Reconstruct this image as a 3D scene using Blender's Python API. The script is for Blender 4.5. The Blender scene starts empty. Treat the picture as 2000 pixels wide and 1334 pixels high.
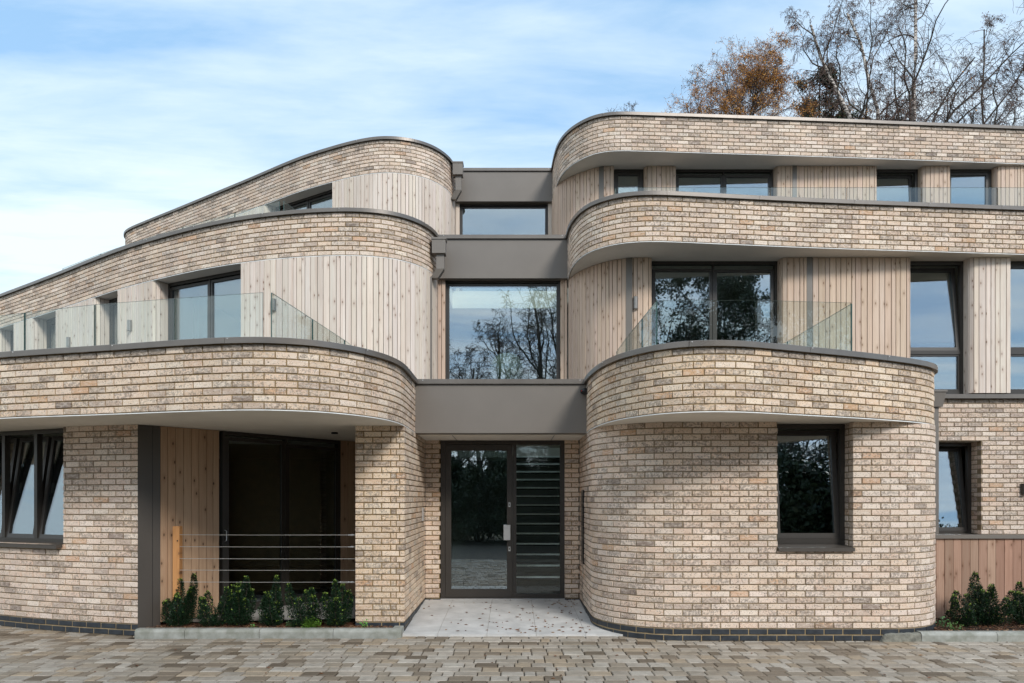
import bpy, math, random, bmesh
from mathutils import Vector, Matrix, noise
R = math.radians
random.seed(7)
sc = bpy.context.scene
COL = sc.collection
F, EYE, HZ = 1400.0, 1.57, 972.0      # photo focal (px), eye height, horizon row

# ------------------------------------------------------------------ node helpers
def newmat(name):
    m = bpy.data.materials.new(name); m.use_nodes = True
    nt = m.node_tree; nt.nodes.clear()
    o = nt.nodes.new('ShaderNodeOutputMaterial')
    return m, nt, o
def N(nt, t, **kw):
    n = nt.nodes.new('ShaderNode' + t)
    for k, v in kw.items():
        if k in n.inputs: n.inputs[k].default_value = v
        else: setattr(n, k, v)
    return n
def L(nt, a, b): nt.links.new(a, b)
def mixc(nt, fac, a, b, bt='MIX'):
    n = nt.nodes.new('ShaderNodeMix'); n.data_type = 'RGBA'; n.blend_type = bt
    for s, v in ((n.inputs[0], fac), (n.inputs[6], a), (n.inputs[7], b)):
        if hasattr(v, 'links') or isinstance(v, bpy.types.NodeSocket): L(nt, v, s)
        else: s.default_value = v if not isinstance(v, tuple) or len(v) == 4 else (*v, 1)
    return n.outputs[2]
def ramp(nt, src, stops):
    n = nt.nodes.new('ShaderNodeValToRGB'); L(nt, src, n.inputs[0])
    el = n.color_ramp.elements
    while len(el) < len(stops): el.new(0.5)
    for e, (p, c) in zip(el, stops):
        e.position = p; e.color = (c, c, c, 1) if not isinstance(c, tuple) else (*c, 1)
    return n.outputs[0]
def math_(nt, op, a, b=None, c=None):
    n = nt.nodes.new('ShaderNodeMath'); n.operation = op
    for i, v in enumerate((a, b, c)):
        if v is None: continue
        if isinstance(v, bpy.types.NodeSocket): L(nt, v, n.inputs[i])
        else: n.inputs[i].default_value = v
    return n.outputs[0]
def noise_(nt, vec, scale, detail=4, rough=.55, dim=3):
    n = N(nt, 'TexNoise', Scale=scale, Detail=detail, Roughness=rough)
    if vec is not None: L(nt, vec, n.inputs['Vector'])
    return n.outputs['Fac']
def pos(nt):
    return nt.nodes.new('ShaderNodeNewGeometry').outputs['Position']
def mapv(nt, vec, scale):
    n = nt.nodes.new('ShaderNodeMapping'); n.inputs['Scale'].default_value = scale
    L(nt, vec, n.inputs['Vector']); return n.outputs[0]
def attr(nt, name):
    n = nt.nodes.new('ShaderNodeAttribute'); n.attribute_name = name; return n
def finish(nt, o, color, rough=.8, bump=None, bstr=.3, bdist=.01, spec=.3, metal=0):
    p = N(nt, 'BsdfPrincipled', Metallic=metal)
    p.inputs['Specular IOR Level'].default_value = spec
    if isinstance(color, bpy.types.NodeSocket): L(nt, color, p.inputs['Base Color'])
    else: p.inputs['Base Color'].default_value = (*color, 1)
    if isinstance(rough, bpy.types.NodeSocket): L(nt, rough, p.inputs['Roughness'])
    else: p.inputs['Roughness'].default_value = rough
    if bump is not None:
        b = N(nt, 'Bump', Strength=bstr, Distance=bdist); L(nt, bump, b.inputs['Height']); L(nt, b.outputs[0], p.inputs['Normal'])
    L(nt, p.outputs[0], o.inputs['Surface']); return p

# ------------------------------------------------------------------ materials
M = {}
def mat_brick():
    m, nt, o = newmat('brick_faces')
    a = attr(nt, 'tone'); g = pos(nt)
    n1 = noise_(nt, g, 34, 7, .74); n2 = noise_(nt, g, 75, 5, .7); n3 = noise_(nt, mapv(nt, g, (1, 1, 3)), 16, 5, .7)
    al = a.outputs['Alpha']
    dark = ramp(nt, math_(nt, 'ADD', n1, math_(nt, 'MULTIPLY', al, .17)), [(.60, 0), (.66, 1)])
    c = mixc(nt, math_(nt, 'MULTIPLY', dark, .62), a.outputs['Color'], (.15, .125, .11))
    pale = ramp(nt, n3, [(.46, 0), (.64, 1)])
    c = mixc(nt, math_(nt, 'MULTIPLY', pale, .55), c, (.78, .70, .62))
    spk = ramp(nt, n2, [(.36, 0), (.43, 1)])
    c = mixc(nt, math_(nt, 'SUBTRACT', 1.0, spk), c, (.13, .10, .08))
    big = noise_(nt, g, 1.3, 3, .6)
    c = mixc(nt, 1.0, c, ramp(nt, big, [(.3, (.86, .84, .82)), (.7, (1.06, 1.05, 1.03))]), 'MULTIPLY')
    h = math_(nt, 'ADD', math_(nt, 'MULTIPLY', n1, .5), math_(nt, 'MULTIPLY', n2, .5))
    finish(nt, o, c, .88, h, .7, .008, .2); return m
def mat_simple(name, col, rough=.7, var=.12, scale=6, bump=.2, bscale=60, spec=.3, metal=0, col2=None, bdist=.003):
    m, nt, o = newmat(name); g = pos(nt)
    n = noise_(nt, g, scale, 5, .6)
    c2 = col2 or tuple(max(0, x * (1 - var)) for x in col); c1 = tuple(x * (1 + var * .6) for x in col)
    c = mixc(nt, ramp(nt, n, [(.35, 0), (.65, 1)]), c2, c1)
    finish(nt, o, c, rough, noise_(nt, g, bscale, 4, .6), bump, bdist, spec, metal); return m
def mat_timber(name, base, dk, knot=(.17, .09, .05), KN=.75):
    m, nt, o = newmat(name)
    a = attr(nt, 'tone'); u = attr(nt, 'uvw').outputs['Vector']
    c = mixc(nt, 1.0, base, a.outputs['Color'], 'MULTIPLY')
    gr = noise_(nt, mapv(nt, u, (70, 1.6, 13)), 1.0, 6, .65)
    gr2 = noise_(nt, mapv(nt, u, (22, .7, 5)), 1.0, 4, .6)
    c = mixc(nt, math_(nt, 'MULTIPLY', ramp(nt, gr, [(.42, 0), (.7, 1)]), .45), c, dk)
    c = mixc(nt, math_(nt, 'MULTIPLY', ramp(nt, gr2, [(.5, 0), (.75, 1)]), .35), c, dk)
    v = N(nt, 'TexVoronoi', Scale=1.0); v.voronoi_dimensions = '2D'; L(nt, mapv(nt, u, (9, 4.2, 31)), v.inputs['Vector'])
    d = v.outputs['Distance']
    vc = nt.nodes.new('ShaderNodeSeparateColor'); L(nt, v.outputs['Color'], vc.inputs[0])
    rsel = ramp(nt, vc.outputs[0], [(.55, 0), (.60, 1)])
    halo = math_(nt, 'MULTIPLY', ramp(nt, d, [(.05, 1), (.34, 0)]), rsel)
    kn = math_(nt, 'MULTIPLY', ramp(nt, d, [(.05, 1), (.10, 0)]), rsel)
    c = mixc(nt, math_(nt, 'MULTIPLY', halo, .45), c, tuple(x * .75 for x in dk))
    c = mixc(nt, math_(nt, 'MULTIPLY', kn, KN), c, knot)
    big = noise_(nt, mapv(nt, pos(nt), (2, 2, .4)), 1.0, 4, .6)
    c = mixc(nt, 1.0, c, ramp(nt, big, [(.3, (.84, .83, .82)), (.7, (1.05, 1.05, 1.06))]), 'MULTIPLY')
    finish(nt, o, c, .75, gr, .25, .002, .25); return m
def mat_paver():
    m, nt, o = newmat('paver_faces')
    a = attr(nt, 'tone'); g = pos(nt)
    n1 = noise_(nt, g, 9, 5, .6); n2 = noise_(nt, g, 120, 4, .7); n0 = noise_(nt, g, 1.4, 4, .6)
    c = mixc(nt, math_(nt, 'MULTIPLY', ramp(nt, n1, [(.45, 0), (.72, 1)]), .5), a.outputs['Color'], (.16, .13, .10))
    c = mixc(nt, math_(nt, 'MULTIPLY', ramp(nt, n0, [(.5, 0), (.7, 1)]), .35), c, (.17, .15, .11))
    c = mixc(nt, 1.0, c, ramp(nt, n2, [(.3, (.8, .8, .8)), (.7, (1.12, 1.12, 1.12))]), 'MULTIPLY')
    finish(nt, o, c, ramp(nt, n1, [(.3, .5), (.7, .8)]), n2, .5, .004, .35); return m
def mat_glass():
    m, nt, o = newmat('window_glass')
    lw = N(nt, 'LayerWeight', Blend=.5); f5 = math_(nt, 'POWER', lw.outputs['Facing'], 5.0)
    g = pos(nt)
    b = N(nt, 'Bump', Strength=.035, Distance=.02); L(nt, noise_(nt, g, 1.1, 2, .5), b.inputs['Height'])
    gl = N(nt, 'BsdfGlossy', Roughness=0.0, Color=(.86, .93, 1, 1)); L(nt, b.outputs[0], gl.inputs['Normal'])
    tr = N(nt, 'BsdfTransparent', Color=(.80, .87, .845, 1))
    mx = N(nt, 'MixShader')
    L(nt, math_(nt, 'MULTIPLY_ADD', f5, .70, GLASSREF), mx.inputs[0])
    L(nt, tr.outputs[0], mx.inputs[1]); L(nt, gl.outputs[0], mx.inputs[2]); L(nt, mx.outputs[0], o.inputs['Surface']); return m
GLASSREF = .235
def mat_balglass():
    m, nt, o = newmat('balustrade_glass')
    lw = N(nt, 'LayerWeight', Blend=.5); f5 = math_(nt, 'POWER', lw.outputs['Facing'], 5.0)
    gl = N(nt, 'BsdfGlossy', Roughness=0.0, Color=(.95, 1, 1, 1))
    tr = N(nt, 'BsdfTransparent', Color=(.93, .965, .95, 1))
    mx = N(nt, 'MixShader'); L(nt, math_(nt, 'MULTIPLY_ADD', f5, .8, .045), mx.inputs[0])
    L(nt, tr.outputs[0], mx.inputs[1]); L(nt, gl.outputs[0], mx.inputs[2]); L(nt, mx.outputs[0], o.inputs['Surface']); return m
def mat_bark(name, base, dk, sc_=5):
    m, nt, o = newmat(name); g = pos(nt)
    n = noise_(nt, mapv(nt, g, (1, 1, 2.5)), sc_, 4, .6)
    finish(nt, o, mixc(nt, ramp(nt, n, [(.48, 0), (.56, 1)]), base, dk), .85, n, .4, .02, .2); return m
def mat_leaf(name, dark=1.0):
    m, nt, o = newmat(name); a = attr(nt, 'tone')
    p = finish(nt, o, a.outputs['Color'], .45, spec=.35)
    return m
M['brick'] = mat_brick()
M['mortar_warm'] = mat_simple('mortar_warm', (.27, .19, .095), .95, .25, 9, .6, 150)
M['mortar_pale'] = mat_simple('mortar_pale', (.29, .225, .145), .95, .22, 9, .6, 150)
M['mortar_plinth'] = mat_simple('mortar_plinth', (.33, .25, .145), .95, .2, 9, .4, 150)
M['blue_brick'] = mat_simple('blue_engineering_brick', (.030, .036, .044), .5, .35, 12, .5, 90, .45)
M['timber_pale'] = mat_timber('timber_bleached', (.80, .71, .62), (.58, .42, .33))
M['timber_mid'] = mat_timber('timber_pale_larch', (.72, .565, .45), (.48, .32, .21))
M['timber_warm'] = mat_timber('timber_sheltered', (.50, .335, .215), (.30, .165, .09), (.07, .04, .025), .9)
M['timber_fence'] = mat_timber('timber_fence', (.47, .315, .235), (.28, .145, .09))
M['timber_post'] = mat_timber('timber_post', (.56, .28, .11), (.40, .17, .06))
M['batten'] = mat_simple('dark_backing', (.13, .09, .065), .9)
M['metal'] = mat_simple('grey_brown_cladding_metal', (.175, .155, .135), .42, .06, 1.2, .12, 25, .5, 0.0)
M['coping'] = mat_simple('coping_metal', (.165, .145, .127), .33, .10, 3, .12, 20, .6, .35)
M['frame'] = mat_simple('window_frame_metal', (.042, .037, .032), .38, .05, 3, .05, 50, .5)
M['panel_dark'] = mat_simple('dark_metal_panel', (.066, .056, .047), .5, .05, 3, .05, 50, .5)
M['soffit'] = mat_simple('render_soffit', (.78, .735, .66), .9, .05, 2, .5, 220)
M['bead'] = mat_simple('white_bead', (.8, .8, .78), .5)
M['roof'] = mat_simple('roof_membrane', (.18, .18, .18), .9)
M['inner'] = mat_simple('plaster', (.30, .30, .28), .9, .03)
M['innerfloor'] = mat_simple('inside_floor', (.12, .10, .08), .6)
M['glass'] = mat_glass()
M['bglass'] = mat_balglass()
M['gedge'] = mat_simple('glass_edge', (.03, .075, .065), .2, .1, 5, 0, 5, .6)
M['gtop'] = mat_simple('glass_top_edge', (.42, .55, .50), .2, .1, 5, 0, 5, .6)
M['steel'] = mat_simple('brushed_steel', (.72, .72, .71), .35, .08, 8, .1, 80, .5, .8)
M['lamp'] = mat_simple('wall_lamp_metal', (.25, .235, .22), .35, .08, 8, .1, 80, .5, .7)
M['black'] = mat_simple('black_plastic', (.015, .015, .016), .3)
M['red'] = mat_simple('red_dot', (.5, .03, .02), .3)
M['concrete'] = mat_simple('kerb_concrete', (.33, .335, .31), .85, .25, 7, .5, 90, col2=(.23, .235, .20))
M['rough_concrete'] = mat_simple('rough_concrete', (.23, .225, .19), .95, .35, 14, .9, 60, bdist=.01)
M['slab'] = mat_simple('porcelain_slab', (.57, .565, .55), .6, .14, 3.5, .2, 60, col2=(.47, .465, .45))
M['joint'] = mat_simple('slab_joint', (.25, .20, .14), .9)
M['terrace'] = mat_simple('terrace_slab', (.36, .35, .33), .8, .12, 3, .2, 60)
M['drive'] = mat_simple('driveway', (.12, .10, .08), .9, .4, 5, .5, 30)
M['paver'] = mat_paver()
M['sand'] = mat_simple('joint_sand', (.03, .022, .014), .95, .5, 8, .6, 100)
M['soil'] = mat_simple('soil', (.035, .022, .014), .95, .4, 12, .8, 60)
M['grass'] = mat_simple('rough_grass', (.05, .065, .025), .95, .5, 3, .8, 20, col2=(.06, .04, .025))
M['mulch'] = mat_leaf('bark_chips'); M['leaf'] = mat_leaf('leaf_faces'); M['deadleaf'] = mat_leaf('fallen_leaf')
M['birch'] = mat_bark('birch_bark', (.55, .50, .45), (.06, .05, .045))
M['bark'] = mat_bark('dark_bark', (.10, .085, .07), (.04, .033, .028))
M['twig'] = mat_bark('twigs', (.15, .105, .09), (.09, .06, .05))
M['nosing'] = mat_simple('stair_edge', (.92, .94, .90), .4)
M['stair'] = mat_simple('stair_tread', (.04, .04, .04), .6)
M['shade'] = mat_simple('lamp_weave', (.62, .66, .58), .6, .1)

# ------------------------------------------------------------------ mesh builder
class MB:
    def __init__(s): s.v = []; s.f = []; s.t = []; s.u = []; s.mi = []; s.mats = []
    def mat(s, k):
        if k not in s.mats: s.mats.append(k)
        return s.mats.index(k)
    def add(s, vs, fs, k, tone=(1, 1, 1, 1), uv=None):
        b = len(s.v); s.v += vs; i = s.mat(k)
        for f in fs: s.f.append([b + j for j in f]); s.mi.append(i)
        s.t += [tone] * len(vs)
        s.u += uv if uv else [(0, 0, 0)] * len(vs)
    def box(s, x0, x1, y0, y1, z0, z1, k, tone=(1, 1, 1, 1)):
        vs = [(x, y, z) for x in (x0, x1) for y in (y0, y1) for z in (z0, z1)]
        s.add(vs, [(0, 1, 3, 2), (4, 6, 7, 5), (0, 4, 5, 1), (2, 3, 7, 6), (0, 2, 6, 4), (1, 5, 7, 3)], k, tone)
    def tube(s, pts, rad, k, n=6, tone=(1, 1, 1, 1), cap=True):
        rings = []; vs = []; fs = []
        for i, p in enumerate(pts):
            p = Vector(p)
            a = Vector(pts[max(i - 1, 0)]); b = Vector(pts[min(i + 1, len(pts) - 1)])
            d = (b - a).normalized(); r = rad[i] if isinstance(rad, (list, tuple)) else rad
            x = d.cross(Vector((0.31, .17, .93))).normalized(); y = d.cross(x)
            for j in range(n):
                q = p + (x * math.cos(j * math.tau / n) + y * math.sin(j * math.tau / n)) * r
                vs.append(tuple(q))
        for i in range(len(pts) - 1):
            for j in range(n):
                fs.append((i * n + j, i * n + (j + 1) % n, (i + 1) * n + (j + 1) % n, (i + 1) * n + j))
        if cap: fs.append(tuple(range(n))[::-1]); fs.append(tuple(range((len(pts) - 1) * n, len(pts) * n)))
        s.add(vs, fs, k, tone)
    def build(s, name, parent=None, smooth=False):
        me = bpy.data.meshes.new(name); me.from_pydata(s.v, [], s.f)
        for k in s.mats: me.materials.append(M[k])
        me.polygons.foreach_set('material_index', s.mi)
        a = me.attributes.new('tone', 'FLOAT_COLOR', 'POINT')
        a.data.foreach_set('color', [c for t in s.t for c in t])
        if any(u != (0, 0, 0) for u in s.u):
            a = me.attributes.new('uvw', 'FLOAT_VECTOR', 'POINT'); a.data.foreach_set('vector', [c for t in s.u for c in t])
        if smooth: me.polygons.foreach_set('use_smooth', [True] * len(me.polygons))
        me.update()
        ob = bpy.data.objects.new(name, me); COL.objects.link(ob)
        if parent: ob.parent = parent
        return ob
def thing(name, label, cat, loc=(0, 0, 0), group=None):
    o = bpy.data.objects.new(name, None); COL.objects.link(o); o.location = loc
    o.empty_display_size = .2
    return tag(o, label, cat, group)
def tag(o, label, cat, group=None, kind=None):
    if label: o['label'] = label
    if cat: o['category'] = cat
    if group: o['group'] = group
    if kind: o['kind'] = kind
    return o
def struct(o): o['kind'] = 'structure'; return o

# ------------------------------------------------------------------ plan paths
def catmull(P, n=14):
    P = [P[0]] + list(P) + [P[-1]]; out = []
    for i in range(1, len(P) - 2):
        a, b, c, d = P[i - 1], P[i], P[i + 1], P[i + 2]
        for j in range(n):
            t = j / n
            out.append(tuple(.5 * (2 * b[k] + (c[k] - a[k]) * t + (2 * a[k] - 5 * b[k] + 4 * c[k] - d[k]) * t * t + (3 * b[k] - a[k] - 3 * c[k] + d[k]) * t ** 3) for k in (0, 1)))
    out.append(P[-1]); return out
class Path:
    def __init__(s, pts):
        s.p = [tuple(pts[0])]
        for q in pts[1:]:
            if math.dist(q, s.p[-1]) > 1e-4: s.p.append(tuple(q))
        s.c = [0]
        for a, b in zip(s.p, s.p[1:]): s.c.append(s.c[-1] + math.dist(a, b))
        s.len = s.c[-1]
    def at(s, t):
        t = min(max(t, 0), s.len)
        lo, hi = 0, len(s.c) - 1
        while hi - lo > 1:
            m = (lo + hi) // 2
            if s.c[m] <= t: lo = m
            else: hi = m
        f = (t - s.c[lo]) / (s.c[hi] - s.c[lo])
        a, b = s.p[lo], s.p[hi]
        return (a[0] + (b[0] - a[0]) * f, a[1] + (b[1] - a[1]) * f)
    def nrm(s, t, e=.03):
        a, b = s.at(t - e), s.at(t + e); l = math.dist(a, b) or 1
        return ((b[1] - a[1]) / l, -(b[0] - a[0]) / l)
    def off(s, t, o):
        p = s.at(t); n = s.nrm(t); return (p[0] + n[0] * o, p[1] + n[1] * o)
    def smooth(s, w=.16, it=2, step=.03):
        n = max(4, int(s.len / step)); P = [s.at(s.len * i / n) for i in range(n + 1)]
        k = int(w / step)
        for _ in range(it):
            Q = list(P)
            for i in range(1, n):
                h = min(k, i, n - i)
                seg = P[i - h:i + h + 1]
                Q[i] = (sum(q[0] for q in seg) / len(seg), sum(q[1] for q in seg) / len(seg))
            P = Q
        return Path(P)
    def sub(s, a, b, step=.06):
        n = max(1, int((b - a) / step)); return Path([s.at(a + (b - a) * i / n) for i in range(n + 1)])
    def offset(s, o):
        Q = []
        for i, p in enumerate(s.p):
            a = s.p[max(i - 1, 0)]; b = s.p[min(i + 1, len(s.p) - 1)]
            if 0 < i < len(s.p) - 1:
                d1 = ((p[0] - a[0]) / math.dist(p, a), (p[1] - a[1]) / math.dist(p, a)); d2 = ((b[0] - p[0]) / math.dist(p, b), (b[1] - p[1]) / math.dist(p, b))
                n1 = (d1[1], -d1[0]); n2 = (d2[1], -d2[0]); mx, my = n1[0] + n2[0], n1[1] + n2[1]
                l2 = mx * mx + my * my
                k = 2 / l2 if l2 > .5 else 1.4
                Q.append((p[0] + mx * k * o, p[1] + my * k * o))
            else:
                l = math.dist(a, b); Q.append((p[0] + (b[1] - a[1]) / l * o, p[1] - (b[0] - a[0]) / l * o))
        return Q
    def s_at_px(s, x):          # arclength where the photograph's column x meets the path
        best, bs = 1e9, 0
        n = int(s.len / .01)
        for i in range(n + 1):
            t = s.len * i / n; p = s.at(t)
            d = abs(1000 + p[0] * F / p[1] - x)
            if d < best: best, bs = d, t
        return bs
def arc(cx, cy, r, a0, a1, n=24):
    return [(cx + r * math.cos(R(a0 + (a1 - a0) * i / n)), cy + r * math.sin(R(a0 + (a1 - a0) * i / n))) for i in range(n + 1)]
def sweep(mb, path, prof, k, closed=True, caps=True):
    """prof: list of (outward, z)"""
    offs = [path.offset(o) for o, z in prof]; n = len(prof); m = len(path.p)
    vs = []; fs = []
    for i in range(m):
        for j in range(n): vs.append((offs[j][i][0], offs[j][i][1], prof[j][1]))
    for i in range(m - 1):
        for j in range(n if closed else n - 1):
            a, b = i * n + j, i * n + (j + 1) % n
            fs.append((a, b, b + n, a + n))
    if caps and closed: fs += [tuple(range(n))[::-1], tuple(range((m - 1) * n, m * n))]
    mb.add(vs, fs, k)

# ------------------------------------------------------------------ brickwork
PAL = [((.76, .635, .53), 36), ((.725, .58, .465), 24), ((.80, .70, .61), 20), ((.67, .55, .455), 12), ((.54, .445, .375), 5), ((.64, .44, .30), 2.6), ((.34, .28, .24), 1.6)]
def brick_tone(warm=0, rng=random):
    r = rng.uniform(0, sum(w for _, w in PAL)); 
    for c, w in PAL:
        r -= w
        if r <= 0: break
    j = rng.uniform(.92, 1.06)
    c = (c[0] * j * .985, c[1] * j * .955 * rng.uniform(.985, 1.015) * (1 - .035 * warm), c[2] * j * .955 * (1 - .14 * warm))
    return (*c, rng.random() ** 1.3)
def solid_brick(mb, a, b, z0, z1, d, k, tone, rng, e=.004, out=0.0):
    l = math.dist(a, b)
    if l < .02: return
    ux, uy = (b[0] - a[0]) / l, (b[1] - a[1]) / l; nx, ny = uy, -ux
    J = lambda: rng.uniform(-.0016, .0016)
    vs = []
    o = out + rng.uniform(-.0015, .002)
    for (t, z) in ((e, z0 + e), (l - e, z0 + e), (l - e, z1 - e), (e, z1 - e)):
        t += J(); z += J(); oo = o + rng.uniform(-.001, .001); vs.append((a[0] + ux * t + nx * oo, a[1] + uy * t + ny * oo, z))
    for oo in (o - e, -d):
        for (t, z) in ((0, z0), (l, z0), (l, z1), (0, z1)):
            vs.append((a[0] + ux * t + nx * oo, a[1] + uy * t + ny * oo, z))
    fs = [(0, 1, 2, 3)]
    for i in range(4):
        j = (i + 1) % 4
        fs += [(4 + i, 4 + j, j, i), (8 + i, 8 + j, 4 + j, 4 + i)]
    mb.add(vs, fs, k, tone)
def bricks(mb, path, c0, c1, openings=(), mortar='mortar_pale', warm=0, t0=None, t1=None, ph=0.0, plinth=False, mo=-.0115, back=-.10, seed=1, zt=None, solidends=0):
    rng = random.Random(seed)
    ops = list(openings)
    for c in range(c0, c1):
        s0 = (t0(c) if t0 else 0); s1 = path.len - (t1(c) if t1 else 0)
        s = s0 - (.1125 if (c % 2) else 0) + ph
        while s > s0: s -= .225
        z0 = c * .075 + .0125; z1 = (c + 1) * .075 - .001
        if zt and z1 > zt: z1 = zt
        segs = []
        while s < s1:
            a, b = max(s, s0), min(s + .2115, s1)
            pieces = [(a, b)]
            for (oa, ob, ca, cb) in ops:
                if ca <= c < cb:
                    nx = []
                    for (p, q) in pieces:
                        if q <= oa or p >= ob: nx.append((p, q))
                        else:
                            if p < oa: nx.append((p, oa))
                            if q > ob: nx.append((ob, q))
                    pieces = nx
            for p, q in pieces:
                if q - p > .025:
                    kk = 'blue_brick' if c < 0 else 'brick'
                    solid_brick(mb, path.at(p), path.at(q), z0 + rng.uniform(-.001, .001), z1 + rng.uniform(-.001, .001), .1, kk, (brick_tone(warm, rng) if not (zt and c >= c1 - 2 and rng.random() < .75) else (.42, .345, .28, .9)) if c >= 0 else (1, 1, 1, 1), rng)  # coping shadow and weathering painted into most top-course brick tones
            s += .225
    # mortar core, cut round the openings
    def core(a, b, za, zb):
        if b - a < .02 or zb - za < .01: return
        m0 = max(za, 0)
        if za < 0: sweep(mb, path.sub(a, b), [(mo + .004, za), (mo + .004, 0), (back, 0), (back, za)], 'mortar_plinth')
        sweep(mb, path.sub(a, b), [(mo, m0), (mo, zb), (back, zb), (back, m0)], mortar)
    za, zb = c0 * .075 + .008, (zt if zt else c1 * .075 - .002)
    cur = .012
    for (oa, ob, ca, cb) in sorted(ops):
        core(cur, oa - .004, za, zb)
        core(oa - .004, ob + .004, za, ca * .075 - .002); core(oa - .004, ob + .004, cb * .075 + .004, zb)
        cur = ob + .004
    core(cur, path.len - .012, za, zb)

# ------------------------------------------------------------------ timber boards
def boards(mb, path, z0, z1, k, seed=1, wr=(.058, .112), thick=.022, gap=.008, skip=(), backing=True, var=.13):
    rng = random.Random(seed); s = 0
    while s < path.len - .02:
        w = rng.uniform(*wr)
        if path.len - (s + w) < .05: w = path.len - s
        a, b = s + gap / 2, s + w - gap / 2
        mid = (a + b) / 2
        if not any(x0 < mid < x1 for x0, x1 in skip):
            n = max(1, int(w / .05)); r = rng.random(); rr = rng.random()
            tn = 1 - var * rng.random(); tone = (tn * rng.uniform(.98, 1.02), tn, tn * rng.uniform(.96, 1.03), 1)
            o = rng.uniform(-.005, .001)
            vs = []; uv = []; e = .004
            cols = [(a, o - .012), (a, o - e), (a + e, o)] + [(a + e + (b - a - 2 * e) * i / n, o) for i in range(1, n)] + [(b - e, o), (b, o - e), (b, o - .012)]
            for z in (z0 + rng.uniform(0, .003), z1):
                for (t, oo) in cols:
                    p = path.off(t, oo); vs.append((p[0], p[1], z)); uv.append((t - a + rr * 7, z, r * 9))
            m = len(cols)
            fs = [(i, i + 1, m + i + 1, m + i) for i in range(m - 1)] + [tuple(range(m))[::-1], tuple(range(m, 2 * m))]
            mb.add(vs, fs, k, tone, uv)
        s += w
    if backing: sweep(mb, path, [(-.018, z0 + .005), (-.018, z1), (-.09, z1), (-.09, z0 + .005)], 'batten')
def panel_path(path, sa, sb, left=(None, 0), right=(None, 0), depth=.25):
    """flush stretch of path with rounded returns running inward at either end"""
    base = path.sub(sa, sb, .04).p
    def ret(s, r, sign):
        n = path.nrm(s); p = path.at(s); t = (-n[1], n[0])      # tangent forward
        # circle centre: inward r, from point moved back by r
        out = []
        cx = p[0] - sign * t[0] * r - n[0] * r; cy = p[1] - sign * t[1] * r - n[1] * r
        for i in range(0, 9):
            a = i / 8 * math.pi / 2
            out.append((cx + n[0] * r * math.cos(a) + sign * t[0] * r * math.sin(a), cy + n[1] * r * math.cos(a) + sign * t[1] * r * math.sin(a)))
        out.append((out[-1][0] - n[0] * (depth - r), out[-1][1] - n[1] * (depth - r)))
        return out
    pts = base
    if left[0]:
        q = ret(sa, left[0], -1)[::-1]; pts = q + [p for p, s in zip(base, [sa + (sb - sa) * i / (len(base) - 1) for i in range(len(base))]) if s > sa + left[0] + .01]
    if right[0]:
        q = ret(sb, right[0], 1)
        keep = []
        for p in pts:
            if math.dist(p, path.at(sb)) > right[0] + .01: keep.append(p)
            else: break
        pts = keep + q
    return Path(pts)

# ------------------------------------------------------------------ windows
class Loc:
    def __init__(s, p0, p1):
        l = math.dist(p0, p1); s.p = p0; s.u = ((p1[0] - p0[0]) / l, (p1[1] - p0[1]) / l); s.n = (s.u[1], -s.u[0]); s.w = l
    def pt(s, u, o, z): return (s.p[0] + s.u[0] * u + s.n[0] * o, s.p[1] + s.u[1] * u + s.n[1] * o, z)
def lbox(mb, lc, u0, u1, o0, o1, z0, z1, k, tilt=None, uvw=None, tone=(1, 1, 1, 1)):
    vs = []; uv = []
    for u in (u0, u1):
        for o in (o0, o1):
            for z in (z0, z1):
                oo, zz = o, z
                if tilt:
                    ang, zb = tilt; dz = z - zb
                    oo = o * math.cos(ang) - dz * math.sin(ang); zz = zb + dz * math.cos(ang) + o * math.sin(ang)
                vs.append(lc.pt(u, oo, zz))
                if uvw: uv.append((u + uvw[0], z + uvw[1], uvw[2]))
    mb.add(vs, [(0, 1, 3, 2), (4, 6, 7, 5), (0, 4, 5, 1), (2, 3, 7, 6), (0, 2, 6, 4), (1, 5, 7, 3)], k, tone, uv if uvw else None)
def ring(mb, lc, u0, u1, z0, z1, w, o0, o1, k, tilt=None, wb=None):
    wb = wb or w
    lbox(mb, lc, u0, u0 + w, o0, o1, z0, z1, k, tilt); lbox(mb, lc, u1 - w, u1, o0, o1, z0, z1, k, tilt)
    lbox(mb, lc, u0 + w, u1 - w, o0, o1, z0, z0 + wb, k, tilt); lbox(mb, lc, u0 + w, u1 - w, o0, o1, z1 - w, z1, k, tilt)
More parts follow.
